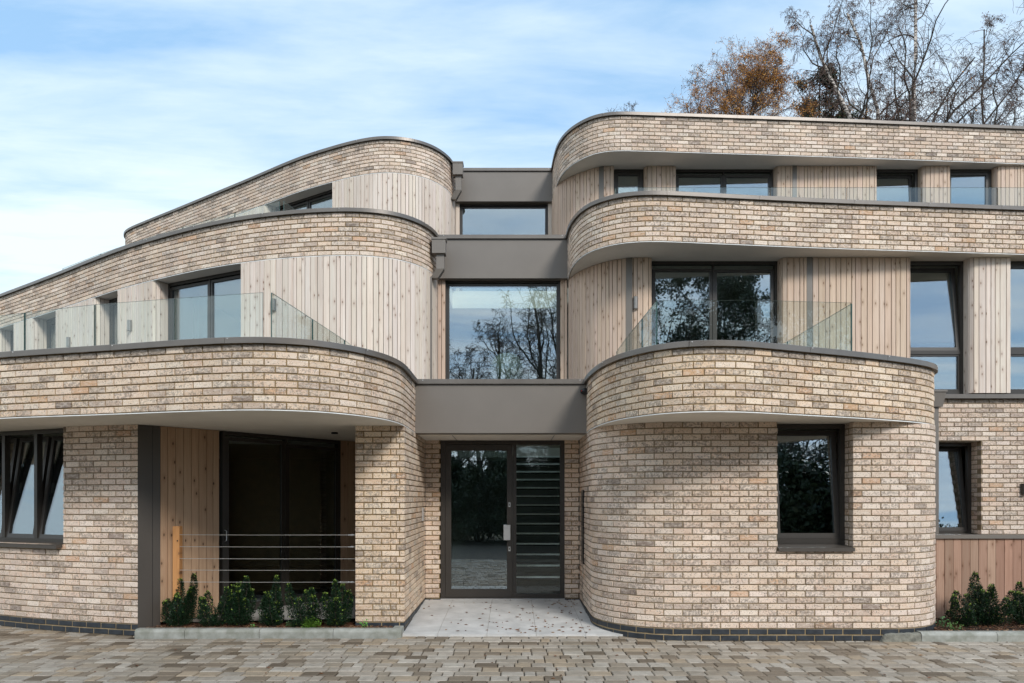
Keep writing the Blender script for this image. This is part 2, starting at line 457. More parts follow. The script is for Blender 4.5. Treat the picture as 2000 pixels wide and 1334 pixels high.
def window(parent, name, p0, p1, z0, z1, lights, fw=.055, sill=False, label=None, wb=None):
    """lights: (u0,u1,z0,z1,tilt_deg,sash_width) in metres from p0 / absolute z"""
    lc = Loc(p0, p1); mb = MB()
    ring(mb, lc, 0, lc.w, z0, z1, fw, -.075, 0, 'frame', wb=wb)
    cuts = sorted({(round(a_[1], 3), round(b_[0] - a_[1], 3)) for a_ in lights for b_ in lights if a_[1] < lc.w - fw - .02 and 0 < b_[0] - a_[1] < .1})
    for c, cw in cuts: lbox(mb, lc, c, c + cw, -.074, .002, z0 + fw, z1 - fw, 'frame')
    zc = sorted({round(l[2], 3) for l in lights if l[2] > z0 + fw + .02})
    for c in zc: lbox(mb, lc, fw, lc.w - fw, -.073, .003, c - .06, c, 'frame')
    w = mb.build(name, parent)
    if label: w['label'] = label
    for (u0, u1, a0, a1, tilt, sw) in lights:
        t = (R(tilt), a0) if tilt else None
        m2 = MB(); 
        ring(m2, lc, u0 + .002, u1 - .002, a0 + .002, a1 - .002, sw, -.062, -.010, 'frame', t); m2.build('sash', w)
        m3 = MB(); lbox(m3, lc, u0 + sw - .004, u1 - sw + .004, -.040, -.030, a0 + sw - .004, a1 - sw + .004, 'glass', t); m3.build('pane', w)
        if tilt:
            m4 = MB(); lbox(m4, lc, u1 - .045 if lc.p[0] > 0 else u0 + .02, u1 - .02 if lc.p[0] > 0 else u0 + .045, -.10, -.062, (a0 + a1) / 2 - .07, (a0 + a1) / 2 + .07, 'steel', t); m4.build('handle', w)
    if sill:
        m5 = MB()
        a, b, o = sill
        vs = [lc.pt(a, .0, z0 + .012), lc.pt(b, .0, z0 + .012), lc.pt(b, o, z0 - .012), lc.pt(a, o, z0 - .012),
              lc.pt(a, .0, z0 - .01), lc.pt(b, .0, z0 - .01), lc.pt(b, o, z0 - .055), lc.pt(a, o, z0 - .055)]
        m5.add(vs, [(0, 1, 2, 3), (3, 2, 6, 7), (0, 3, 7, 4), (1, 5, 6, 2), (4, 7, 6, 5)], 'panel_dark'); m5.build('sill', w)
    return w

# ================================================================== BUILDING
B = thing('apartment_building', 'three-storey curved building in pale buff brick and vertical timber cladding with stacked rounded balconies', 'building', (0, 14, 0))
F1L = Path(catmull([(-14, 12.6), (-11.7, 11.1), (-9.5, 9.75), (-7.4, 8.74), (-5.81, 8.16), (-4.4, 7.78), (-3.35, 7.49), (-2.65, 7.375), (-2.12, 7.50), (-1.75, 7.80), (-1.50, 8.2), (-1.385, 8.6), (-1.35, 9.0), (-1.35, 9.5), (-1.35, 10.05)])).smooth(.12, 2)
F1R = Path(catmull([(1.04, 10.05), (1.04, 9.5), (1.10, 8.85), (1.235, 8.31), (1.41, 7.97), (1.60, 7.73), (1.84, 7.58), (2.11, 7.53), (2.42, 7.56), (2.75, 7.67), (3.18, 7.84), (3.74, 8.06), (4.22, 8.27), (4.70, 8.51), (5.06, 8.74), (5.32, 9.02), (5.45, 9.33), (5.486, 9.7), (5.486, 10.5), (5.486, 11.45)])).smooth(.09, 2)
F2R = Path(catmull([(0.97, 12.55), (0.98, 12.02), (1.06, 11.54), (1.20, 11.18), (1.42, 10.93), (1.70, 10.77), (2.07, 10.71), (2.52, 10.74), (3.38, 10.84), (4.83, 11.0), (6.91, 11.18), (8.05, 11.28), (11, 11.53), (15, 11.9)])).smooth(.09, 2)
F3R = Path(catmull([(0.92, 16.4), (0.945, 15.7), (0.995, 15.18), (1.11, 14.76), (1.29, 14.42), (1.55, 14.13), (1.82, 13.99), (2.12, 13.95), (2.76, 13.98), (4.04, 14.06), (6.08, 14.19), (8.33, 14.35), (10.35, 14.50), (14, 14.76), (18, 15.05)])).smooth(.09, 2)
F2L = Path(catmull([(-15.5, 18.9), (-13.5, 17.5), (-11.55, 16.17), (-9.34, 14.66), (-8.1, 13.78), (-6.87, 12.95), (-5.5, 12.17), (-4.42, 11.69), (-3.45, 11.42), (-2.64, 11.33), (-2.08, 11.41), (-1.72, 11.62), (-1.48, 11.93), (-1.345, 12.27), (-1.30, 12.6)])).smooth(.12, 2)
F3L = Path(catmull([(-10.6, 22.6), (-10.9, 21.7), (-11.1, 21.0), (-11.06, 20.5), (-10.72, 20.02), (-9.83, 19.37), (-8.39, 18.39), (-6.47, 17.06), (-4.79, 15.88), (-3.84, 15.33), (-3.2, 15.03), (-2.73, 14.90), (-2.3, 14.93), (-1.9, 15.1), (-1.6, 15.4), (-1.38, 15.85), (-1.29, 16.4)])).smooth(.12, 2)

def parapet(path, zb, warm, seed, mortar='mortar_warm', bead=True, n=9, inw=-.40):
    c0 = int(round(zb / .075)); mb = MB()
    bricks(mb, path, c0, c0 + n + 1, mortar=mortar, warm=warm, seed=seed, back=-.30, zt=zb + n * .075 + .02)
    if bead: sweep(mb, path, [(-.002, zb - .006), (-.002, zb + .004), (-.02, zb + .004), (-.02, zb - .006)], 'bead')
    p = mb.build('brick_parapet', B)
    zt = zb + n * .075 + .07; c = MB(); L_ = path.len; s = 0; k = 0
    rng = random.Random(seed)
    cuts = [0]
    while cuts[-1] < L_ - 2.0: cuts.append(cuts[-1] + rng.uniform(1.1, 1.6))
    cuts.append(L_)
    for a, b in zip(cuts, cuts[1:]):
        sub = path.sub(a + .0015, b - .0015, .05); dz = rng.uniform(-.0015, .0015)
        sweep(c, sub, [(.038, zt - .062 + dz), (.038, zt - .004 + dz), (.034, zt + dz), (inw, zt - .012 + dz), (inw, zt - .09), (inw + .02, zt - .09), (inw + .02, zt - .06), (.02, zt - .055), (.024, zt - .062)], 'coping')
        q = path.off(a + .03, .041)
        c.box(q[0] - .004, q[0] + .004, q[1] - .002, q[1] + .004, zt - .018, zt - .010, 'bead')
    c.build('coping', p)
    return p
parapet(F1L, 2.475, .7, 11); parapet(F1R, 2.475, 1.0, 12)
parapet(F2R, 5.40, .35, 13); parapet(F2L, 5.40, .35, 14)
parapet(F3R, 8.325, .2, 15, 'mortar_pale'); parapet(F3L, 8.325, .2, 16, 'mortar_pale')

# --- metal bridges between the wings
def bridge(y, x0, x1, zb, ztop):
    mb = MB()
    mb.box(x0, x1, y, y + .25, zb - .003, ztop - .07, 'metal')
    b = mb.build('metal_fascia', B)
    c = MB(); c.box(x0, x1, y - .035, y + .4, ztop - .065, ztop, 'coping')
    for x in (x0 + .12, x1 - .1): c.box(x - .004, x + .004, y - .038, y - .03, ztop - .02, ztop - .012, 'bead')
    c.build('coping', b)
bridge(10.0, -1.36, 1.045, 2.475, 3.22); bridge(12.5, -1.31, .975, 5.40, 6.145); bridge(16.33, -1.30, .925, 8.325, 9.07)

# --- floor and roof plates: soffits below, membrane on top
def plate(pts, zb, zt, name):
    me = bpy.data.meshes.new(name); bm = bmesh.new()
    f = bm.faces.new([bm.verts.new((x, y, zb)) for x, y in pts]); bm.normal_update()
    r = bmesh.ops.extrude_face_region(bm, geom=[f])
    bmesh.ops.translate(bm, vec=(0, 0, zt - zb), verts=[v for v in r['geom'] if isinstance(v, bmesh.types.BMVert)])
    bmesh.ops.recalc_face_normals(bm, faces=bm.faces)
    bmesh.ops.triangulate(bm, faces=[q for q in bm.faces if len(q.verts) > 4])
    for q in bm.faces: q.material_index = 1 if q.normal.z > .5 else 0
    bm.to_mesh(me); bm.free(); me.materials.append(M['soffit']); me.materials.append(M['roof'])
    o = bpy.data.objects.new(name, me); COL.objects.link(o); o.parent = B; return o
def thin(P, step=4): return P[::step] + ([P[-1]] if (len(P) - 1) % step else [])
IN = -.035
def cutY(P, ymax): return P
l1 = thin(F1L.offset(IN)); r1 = thin(F1R.offset(IN))
def hole(y0, ya, yb): return [(0, y0), (0, ya), (-1.2, ya), (-1.2, yb), (1.1, yb), (1.1, ya), (.002, ya), (.002, y0)]  # opening cut through a plate so added daylight reaches the stair hall
plate(l1 + [(-1.30, 10.06)] + hole(10.06, 13.0, 16.2) + [(1.0, 10.06)] + r1 + [(5.47, 11.56), (15, 11.56), (15, 24), (-14, 24)], 2.475, 2.85, 'soffit')
l2 = thin(F2L.offset(IN)); r2 = thin(F2R.offset(IN))
plate(l2 + [(-1.27, 12.62)] + hole(12.62, 13.1, 14.5) + [(.94, 12.62)] + r2 + [(15, 24), (-15.4, 24)], 5.40, 5.75, 'soffit')
l3 = thin(F3L.offset(IN)); r3 = thin(F3R.offset(IN))
plate(l3 + [(-1.25, 16.45), (.9, 16.45)] + r3 + [(18, 24), (-10.5, 24)], 8.325, 8.7, 'soffit')

rl = MB(); rl.box(-1.25, 1.15, 13.05, 13.15, 5.75, 5.9, 'frame'); rl.box(-1.25, 1.15, 16.05, 16.15, 5.75, 5.9, 'frame'); rl.box(-1.25, -1.17, 13.15, 16.05, 5.75, 5.9, 'frame'); rl.box(1.07, 1.15, 13.15, 16.05, 5.75, 5.9, 'frame')
rlo = rl.build('added_rooflight', B); rg = MB(); rg.box(-1.17, 1.07, 13.15, 16.05, 5.86, 5.87, 'bglass'); rg.build('pane', rlo)  # unseen glazed opening, added to bring daylight onto the hall stairs and lampshade
# --- ground floor brick walls
# entrance left wall and pier
mb = MB(); side = Path([(-1.35, 9.01), (-1.35, 11.16)])
bricks(mb, side, -2, 33, t0=lambda c: .1125 if c % 2 else 0, seed=21, ph=-.05, warm=.9, mortar='mortar_warm')
pier = Path([(-1.97, 9.01), (-1.35, 9.01)])
bricks(mb, pier, -2, 33, t1=lambda c: 0 if c % 2 else .1125, seed=22, warm=1.1, mortar='mortar_warm')
mb.box(-1.96, -1.40, 9.06, 9.55, -.15, 2.47, 'mortar_pale')
mb.build('brick_wall', B)
mb = MB(); bricks(mb, Path([(-1.35, 11.16), (-1.116, 11.16)]), -2, 33, seed=23, warm=.3, ph=0, mortar='mortar_warm', back=-.3); mb.build('brick_jamb', B)
mb = MB(); bricks(mb, Path([(.822, 11.16), (1.05, 11.16)]), -2, 33, seed=24, warm=.3, ph=0, mortar='mortar_warm', back=-.3); mb.build('brick_jamb', B)
# rounded bulge wall right of the entrance
BW = Path([(1.05, 11.16), (1.05, 10.4), (1.05, 9.9)] + arc(2.05, 9.552, 1.0, 180, 270, 30) + arc(4.486, 9.552, 1.0, 270, 360, 30) + [(5.486, 10.5), (5.486, 11.45)])
BWd = BW.sub(0, BW.len, .03)
so = BW.s_at_px(1519); se = so + .9
for i in range(2000):
    pass
s_face0 = 1.608 + math.pi / 2          # arclength where the flat face starts (x = 2.05)
so = s_face0 + (3.17 - 2.05); se = s_face0 + (4.07 - 2.05)
mb = MB()
bricks(mb, BW, -2, 33, openings=[(so, se, 13, 33)], seed=31, warm=.15, ph=(so % .225))
rev = Path([(4.07, 8.80), (4.07, 8.552)])
bricks(mb, Path([(4.07, 8.80), (4.07, 8.665)]), 13, 33, seed=32, ph=.0)
mb.build('brick_wall', B, )
# brick courses of the bulge that carry on behind the fascia curve
# letter box slot let into the entrance side of the bulge
lb = MB(); lb.box(1.035, 1.06, 10.44, 10.70, .60, 1.68, 'black')
for i in range(6): lb.box(1.030, 1.040, 10.46, 10.68, .65 + i * .17, .80 + i * .17, 'frame')
lb.build('letterbox_panel', B)
# left wall
LW = Path(catmull([(-14, 13.6), (-11.5, 12.1), (-9, 10.65), (-6.86, 9.58), (-5.7, 9.14), (-4.62, 8.85)])).smooth(.1, 1)
wl1 = LW.s_at_px(123); wl0 = wl1 - 1.95
mb = MB(); bricks(mb, LW, -2, 33, openings=[(wl0, wl1, 13, 33)], seed=33, warm=0); mb.build('brick_wall', B)
a = LW.off(wl0, -.11); b = LW.off(wl1, -.11)
w = math.dist(a, b); zA, zB = 1.03, 2.47
window(B, 'window', a, b, .975, 2.47, [(.055, w * .31 - .03, zA, zB - .055, 8, .055), (w * .31 + .03, w * .665 - .06, zA, zB - .055, 8, .055), (w * .665, w - .055, zA, zB - .055, 8, .055)], sill=(-.02, w - .0, .20), label='bottom left window with tilted sashes')
# recessed right wall
RW = Path([(5.3, 11.5), (15, 11.5)]); x2s = lambda x: x - 5.3
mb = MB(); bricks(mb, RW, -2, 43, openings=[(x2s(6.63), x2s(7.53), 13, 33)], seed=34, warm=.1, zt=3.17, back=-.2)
bricks(mb, Path([(7.53, 11.80), (7.53, 11.613)]), 13, 33, seed=35)
wr_ = mb.build('brick_wall', B)
c = MB(); 
for a, b in ((5.5, 7.55), (7.553, 10.2), (10.203, 14.9)): sweep(c, Path([(a, 11.5), (b, 11.5)]), [(.075, 3.155), (.075, 3.222), (-.03, 3.235), (-.03, 3.155)], 'coping')
c.build('coping', wr_)
window(B, 'window', (6.63, 11.75), (7.53, 11.75), .975, 2.47, [(.055, .845, 1.03, 2.41, 7, .055)], sill=(0, .9, .26))
window(B, 'window', (3.17, 8.765), (4.07, 8.765), .985, 2.47, [(.055, .845, 1.075, 2.41, 5, .06)], wb=.09, sill=(.0, .905, .25), label='tilted window in the round bay')
# grey corner pier, sheltered timber, sliding doors
g = MB(); sweep(g, Path([(-4.62, 8.85), (-4.50, 8.965), (-4.43, 9.03)]), [(0, -.10), (0, 2.47), (-.12, 2.47), (-.12, -.10)], 'panel_dark')
lc = Loc((-4.62, 8.85), (-4.43, 9.03)); lbox(g, lc, .168, .172, -.01, .0015, -.09, 2.47, 'black'); g.build('corner_panel', B)
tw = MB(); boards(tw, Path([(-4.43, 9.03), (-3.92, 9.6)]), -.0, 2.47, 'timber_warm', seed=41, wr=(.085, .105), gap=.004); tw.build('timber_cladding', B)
sd = window(B, 'sliding_door', (-3.90, 9.66), (-2.71, 11.33), .0, 2.47, [(.05, 1.01, .05, 2.40, 0, .05), (1.035, 2.02, .05, 2.36, 0, .05)], fw=.05)
hb = MB(); lc = Loc((-3.90, 9.66), (-2.71, 11.33)); 
hb.tube([lc.pt(.035, z_, z2) for z_, z2 in ((.0, .98), (.035, .99), (.035, 1.12), (.0, 1.13))], .006, 'steel'); hb.build('handle', sd)
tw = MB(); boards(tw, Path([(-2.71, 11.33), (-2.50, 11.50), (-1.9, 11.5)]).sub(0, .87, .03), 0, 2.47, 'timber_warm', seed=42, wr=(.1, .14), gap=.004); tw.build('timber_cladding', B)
dl = MB(); dl.tube([(-2.45, 9.9, 2.47), (-2.45, 9.9, 2.45)], .045, 'black', 16); dl.build('downlight', B)

# --- first floor (level 2) timber
pA = F2L.s_at_px(470); z5 = 5.395; zf = 2.8
def cl(path, z0, z1, k, seed, **kw):
    m_ = MB(); boards(m_, path, z0, z1, k, seed, **kw); return m_.build('timber_cladding', B)
cl(panel_path(F2L, pA, F2L.len - .02), zf, z5, 'timber_pale', 51)
sB1 = F2L.s_at_px(303); sB0 = F2L.s_at_px(229); sC1 = F2L.s_at_px(187); sC0 = F2L.s_at_px(108); sD1 = F2L.s_at_px(66); sD0 = F2L.s_at_px(26)
cl(panel_path(F2L, sB0, sB1, right=(.1, 0), depth=.26), zf, z5, 'timber_pale', 52)
cl(panel_path(F2L, sC0, sC1, right=(.1, 0), depth=.26), zf, z5, 'timber_pale', 53)
cl(panel_path(F2L, sD0, sD1, right=(.1, 0), depth=.26), zf, z5, 'timber_pale', 54)
cl(panel_path(F2L, 0.05, sD0 - .8, right=(.1, 0), depth=.26), zf, z5, 'timber_pale', 55)
def lwin(path, s0, s1, z0, z1, n, inset=.25, name='window', ext=.1, **kw):
    a = path.off(s0, -inset); b = path.off(s1, -inset); w = math.dist(a, b)
    if n == 1: li = [(.055, w - .055, z0 + .055, z1 - .055, 0, .06)]
    else: li = [(.055, w / 2 - .012, z0 + .055, z1 - .075, 0, .045), (w / 2 + .012, w - .055, z0 + .055, z1 - .075, 0, .045)]
    return window(B, name, a, b, z0, z1, li, **kw)
lwin(F2L, sB1 - .02, pA + .08, 2.86, z5, 2, name='balcony_door')
lwin(F2L, sC1 - .02, sB0 + .05, 2.86, z5, 1); lwin(F2L, sD1 - .02, sC0 + .05, 2.86, z5, 1); lwin(F2L, sD0 - .82, sD0 + .05, 2.86, z5, 1)
T2 = Path(catmull([(0.985, 12.58), (1.07, 12.28), (1.20, 12.02), (1.34, 11.81), (1.53, 11.61), (1.76, 11.47), (2.0, 11.415), (2.23, 11.41)])).smooth(.06, 1)
cl(panel_path(T2, 0, T2.len, right=(.03, 0), depth=.2), zf, z5, 'timber_mid', 61)
P2 = Path([(0, 11.41), (16, 11.41)])
def pan2(x0, x1, k, seed, z0=zf, y=11.41, z1=z5, r=.09, d=.2):
    P = Path([(0, y), (18, y)]); return cl(panel_path(P, x0, x1, left=(r, 0), right=(.025, 0), depth=d), z0, z1, k, seed)
pan2(4.29, 6.357, 'timber_mid', 62); pan2(7.30, 7.95, 'timber_pale', 63, 3.236); pan2(8.92, 14.9, 'timber_pale', 64, 3.236)
def strip(p, n, w, z0, z1):
    m_ = MB(); t = (-n[1], n[0]); a = (p[0] - t[0] * w / 2, p[1] - t[1] * w / 2); b = (p[0] + t[0] * w / 2, p[1] + t[1] * w / 2)
    lbox(m_, Loc(a, b), 0, w, -.03, .006, z0, z1, 'metal'); return m_.build('cladding_trim', B)
s_ = T2.s_at_px(1228.5); strip(T2.at(s_), T2.nrm(s_), .10, zf, z5); strip((4.737, 11.41), (0, -1), .09, zf, z5)
window(B, 'balcony_door', (2.22, 11.60), (4.30, 11.60), 2.86, z5, [(.055, 1.03, 2.92, z5 - .115, 0, .045), (1.054, 2.02, 2.92, z5 - .125, 0, .045)], fw=.05)
window(B, 'window', (6.35, 11.60), (7.31, 11.60), 3.24, z5, [(.055, .905, 3.95, z5 - .055, 5.5, .055), (.055, .905, 3.295, 3.89, 0, .03)], label='tilted first floor window right of the balcony')
window(B, 'window', (7.94, 11.60), (8.92, 11.60), 3.24, z5, [(.055, .925, 3.95, z5 - .055, 0, .055), (.055, .925, 3.295, 3.89, 0, .03)])
# centre windows
for (xa, xb, ya, xl, xr, z0, z1, sd_) in ((-1.17, .848, 12.66, -1.31, .975, 2.9, 5.395, 71), (-1.2, .825, 16.5, -1.30, .93, 5.8, 8.32, 72)):
    cl(Path([(xl, ya - .06), (xa, ya - .06)]), z0, z1 + .0, 'timber_mid' if sd_ == 71 else 'timber_pale', sd_, wr=(.06, .09)); cl(Path([(xb, ya - .06), (xr, ya - .06)]), z0, z1, 'timber_mid' if sd_ == 71 else 'timber_pale', sd_ + 5, wr=(.06, .09))
    window(B, 'window', (xa, ya), (xb, ya), z0, z1, [(.03, xb - xa - .03, z0 + .05, z1 - .05, 0, .03)], fw=.03)

# --- second floor (level 3)
z8 = 8.32; pA3 = F3L.s_at_px(648.5); pB3 = F3L.s_at_px(520)
cl(panel_path(F3L, pA3, F3L.len - .02), 5.7, z8, 'timber_pale', 81)
cl(panel_path(F3L, .05, pB3, right=(.1, 0), depth=.26), 5.7, z8, 'timber_pale', 82)
lwin(F3L, pB3 - .02, pA3 + .1, 5.76, z8, 2, inset=.25, name='balcony_door')
T3 = Path(catmull([(0.905, 16.42), (0.93, 15.72), (1.02, 15.40), (1.18, 15.13), (1.42, 14.89), (1.68, 14.68), (1.90, 14.59), (2.08, 14.58)])).smooth(.06, 1)
cl(panel_path(T3, 0, T3.len, right=(.03, 0), depth=.17), 5.7, z8, 'timber_mid', 83)
def pan3(x0, x1, seed): return pan2(x0, x1, 'timber_mid', seed, 5.7, 14.58, z8, .08, .17)
pan3(2.70, 3.34, 84); pan3(5.37, 7.43, 85); pan3(8.345, 8.93, 86); pan3(9.86, 14.9, 87)
s_ = T3.s_at_px(1174.5); strip(T3.at(s_), T3.nrm(s_), .10, 5.7, z8); strip((5.75, 14.58), (0, -1), .09, 5.7, z8)
def w3(x0, x1, n, tilt=0):
    w = x1 - x0
    li = [(.055, w - .055, 5.82, z8 - .055, tilt, .06)] if n == 1 else [(.055, w / 2 - .012, 5.82, z8 - .10, 0, .045), (w / 2 + .012, w - .055, 5.82, z8 - .11, 0, .045)]
    window(B, 'window' if n == 1 else 'balcony_door', (x0, 14.74), (x1, 14.74), 5.76, z8, li)
w3(2.07, 2.71, 1); w3(3.33, 5.38, 2); w3(7.42, 8.35, 1, 2.5); w3(8.92, 9.87, 1)

# --- balustrades
def balustrade(runs, zt, z0, label=None):
    """runs: list of (p0,p1) glass panels in plan"""
    ch = MB()
    for p, q in runs:
        lbox(ch, Loc(p, q), 0, math.dist(p, q), -.03, .03, z0 - .05, z0, 'coping')
    r = ch.build('balustrade', B)
    for p, q in runs:
        g = MB(); lc = Loc(p, q); w = lc.w; e = .008; t = .0065
        vs = [lc.pt(u, o, z) for u in (e, w - e) for o in (-t, t) for z in (z0, zt)]
        g.add(vs, [(0, 2, 6, 4)], 'gedge'); g.add(vs, [(0, 4, 5, 1), (2, 3, 7, 6)], 'bglass'); g.add(vs, [(0, 1, 3, 2), (4, 6, 7, 5)], 'gedge'); g.add(vs, [(1, 5, 7, 3)], 'gtop')
        g.build('glass_panel', r)
G1 = [(-9.6, 10.15), (-8.2, 9.45), (-6.9, 8.88), (-5.77, 8.49), (-4.73, 8.13), (-3.70, 7.88), (-2.65, 7.65)]
balustrade(list(zip(G1, G1[1:])) + [((-2.57, 7.65), (-2.45, 8.8)), ((-2.45, 8.8), (-2.33, 9.97)), ((-2.33, 9.97), (-2.25, 11.15))], 3.76, 3.0)
balustrade([((1.59, 10.9), (1.59, 9.98)), ((1.59, 9.98), (1.615, 8.9)), ((1.615, 8.9), (1.635, 8.09)), ((1.66, 8.07), (2.75, 8.06)), ((2.75, 8.06), (3.87, 8.17)), ((3.89, 8.20), (3.92, 10.2)), ((3.92, 10.2), (3.92, 11.2))], 3.79, 3.0)
xs = [1.725, 2.996, 4.24, 5.5, 6.73, 7.97, 9.22, 10.5]
balustrade([((1.70, 14.4), (1.71, 11.8))] + [((a, 11.78), (b, 11.78)) for a, b in zip(xs, xs[1:])], 6.665, 5.9)
G2 = [(-10, 15.95), (-8.6, 14.98), (-7.3, 14.15), (-6.2, 13.5), (-4.96, 12.83), (-3.98, 12.30)]
balustrade(list(zip(G2, G2[1:])) + [((-3.92, 12.30), (-3.7, 13.4)), ((-3.7, 13.4), (-3.45, 14.7))], 6.665, 5.9)

# --- wall lamps, rainwater goods, small fittings
def wall_lamp(p, n, z, k='lamp', r=.036, h=.19):
    m_ = MB(); t = (-n[1], n[0]); prof = []
    pts = []
    for i in range(11):
        a = math.pi * i / 10
        pts.append((p[0] + t[0] * r * math.cos(a) + n[0] * (.02 + r * 1.1 * math.sin(a)), p[1] + t[1] * r * math.cos(a) + n[1] * (.02 + r * 1.1 * math.sin(a))))
    pts = [(p[0] + t[0] * r, p[1] + t[1] * r)] + pts + [(p[0] - t[0] * r, p[1] - t[1] * r)]
    m = len(pts); vs = [(x, y, z - h / 2) for x, y in pts] + [(x, y, z + h / 2) for x, y in pts]
    m_.add(vs, [(i, (i + 1) % m, m + (i + 1) % m, m + i) for i in range(m)] + [tuple(range(m)), tuple(range(m, 2 * m))[::-1]], k)
    m_.add([(x + (p[0] + n[0] * .03 - x) * .2, y + (p[1] + n[1] * .03 - y) * .2, z - h / 2 - .004) for x, y in pts], [tuple(range(m))], 'bead')
    m_.build('wall_light', B)
s_ = T2.s_at_px(1241); wall_lamp(T2.at(s_), T2.nrm(s_), 4.67)
for px, zz in ((535, 4.66), (255.5, 4.68), (136, 4.67)):
    s_ = F2L.s_at_px(px); wall_lamp(F2L.at(s_), F2L.nrm(s_), zz)
wall_lamp((8.20, 11.5), (0, -1), 1.71, 'frame', .045, .17)

def downpipe(hx, hy, zt, w=.24, d=.19, taper=0.85, run=None, hh=.26):
    m_ = MB()
    m_.box(hx - w / 2 - .012, hx + w / 2 + .012, hy - d / 2 - .012, hy + d / 2, zt - .03, zt, 'metal')
    a = taper
    vs = [(hx - w / 2, hy - d / 2, zt - .03), (hx + w / 2, hy - d / 2, zt - .03), (hx + w / 2, hy + d / 2, zt - .03), (hx - w / 2, hy + d / 2, zt - .03)]
    vs += [(hx - w / 2 * a, hy - d / 2 * a, zt - hh), (hx + w / 2 * a, hy - d / 2 * a, zt - hh), (hx + w / 2 * a, hy + d / 2, zt - hh), (hx - w / 2 * a, hy + d / 2, zt - hh)]
    m_.add(vs, [(0, 1, 5, 4), (1, 2, 6, 5), (2, 3, 7, 6), (3, 0, 4, 7), (4, 5, 6, 7)], 'metal')
    r = m_.build('rainwater_hopper', B); p = MB()
    for (q0, q1, pw) in run:
        # square pipe section between two points
        vs = []
        for q in (q0, q1):
            for dx, dy in ((-1, -1), (1, -1), (1, 1), (-1, 1)): vs.append((q[0] + dx * pw / 2, q[1] + dy * pw / 2, q[2]))
        p.add(vs, [(0, 1, 5, 4), (1, 2, 6, 5), (2, 3, 7, 6), (3, 0, 4, 7), (0, 3, 2, 1), (4, 5, 6, 7)], 'metal')
    p.build('downpipe', r)
downpipe(6.70, 11.36, 3.265, .25, .2, .7, [((6.70, 11.38, 3.01), (6.70, 11.38, -.1), .095)])
# level 2: hopper (835..864, 475..500) ; pipe to y 543 then elbow back into the cladding
downpipe(-1.235, 12.16, 5.95, .23, .2, .98, [((-1.215, 12.18, 5.70), (-1.215, 12.18, 5.44), .13), ((-1.215, 12.18, 5.44), (-1.32, 12.22, 5.30), .128), ((-1.385, 12.18, 5.32), (-1.385, 12.18, 2.9), .05)], hh=.26)
downpipe(-1.20, 15.95, 9.0, .22, .22, .98, [((-1.19, 15.97, 8.74), (-1.19, 15.97, 8.40), .13), ((-1.19, 15.97, 8.40), (-1.31, 16.02, 8.22), .128)], hh=.28)

ic = MB(); ic.box(-1.35, -1.325, 10.74, 10.86, 1.22, 1.42, 'steel'); ic.box(-1.326, -1.322, 10.76, 10.84, 1.36, 1.40, 'black')
for i in range(4): ic.box(-1.326, -1.322, 10.77, 10.83, 1.24 + i * .028, 1.255 + i * .028, 'lamp')
ic.build('intercom', B)
cam_ = MB()
for i in range(6):
    a0, a1 = i / 6 * math.pi / 2, (i + 1) / 6 * math.pi / 2
    vs = []; fs = []
    for a in (a0, a1):
        for j in range(14):
            b = j / 14 * math.tau; r_ = .042 * math.cos(a)
            vs.append((1.0 - .055 * math.sin(a) - .0, 9.93 + r_ * math.cos(b), 3.04 + r_ * math.sin(b)))
    cam_.add(vs, [(j, (j + 1) % 14, 14 + (j + 1) % 14, 14 + j) for j in range(14)], 'black')
cam_.tube([(1.045, 9.93, 3.04), (1.0, 9.93, 3.04)], .045, 'black', 14)
cam_.box(.955, .965, 9.882, 9.895, 3.035, 3.05, 'red')
cam_.build('security_camera', B)

# --- entrance door
lc = Loc((-1.116, 11.22), (.822, 11.22)); D = MB(); W_ = lc.w
ring(D, lc, 0, W_, -.005, 2.47, .07, -.08, 0, 'frame'); lbox(D, lc, 1.13, 1.185, -.079, .004, .03, 2.40, 'frame')
lbox(D, lc, 0, W_, -.1, .05, -.03, -.006, 'steel')
door = D.build('entrance_door', B)
leaf = MB(); ring(leaf, lc, .075, 1.127, .015, 2.395, .09, -.045, .012, 'frame', wb=.125); leaf.build('door_leaf', door)
g = MB(); lbox(g, lc, .16, 1.04, -.02, -.012, .13, 2.31, 'glass'); g.build('pane', door)
g = MB(); lbox(g, lc, 1.18, W_ - .065, -.04, -.032, .06, 2.405, 'bglass'); g.build('pane', door)
h = MB(); lbox(h, lc, .985, 1.09, .012, .075, .91, 1.145, 'steel'); h.build('handle', door)
for zz in (.77, 1.46):
    h = MB(); lbox(h, lc, 1.06, 1.092, .012, .02, zz - .035, zz + .035, 'steel'); lbox(h, lc, 1.07, 1.082, .02, .022, zz - .018, zz + .018, 'black'); h.build('lock', door)
# canopy soffit joints
cs = MB(); cs.box(-1.34, 1.04, 10.26, 11.15, 2.462, 2.474, 'soffit')
cs.box(-.86, -.85, 10.27, 11.14, 2.4595, 2.463, 'black'); cs.box(.60, .61, 10.27, 11.14, 2.4595, 2.463, 'black'); cs.build('canopy_soffit', B)

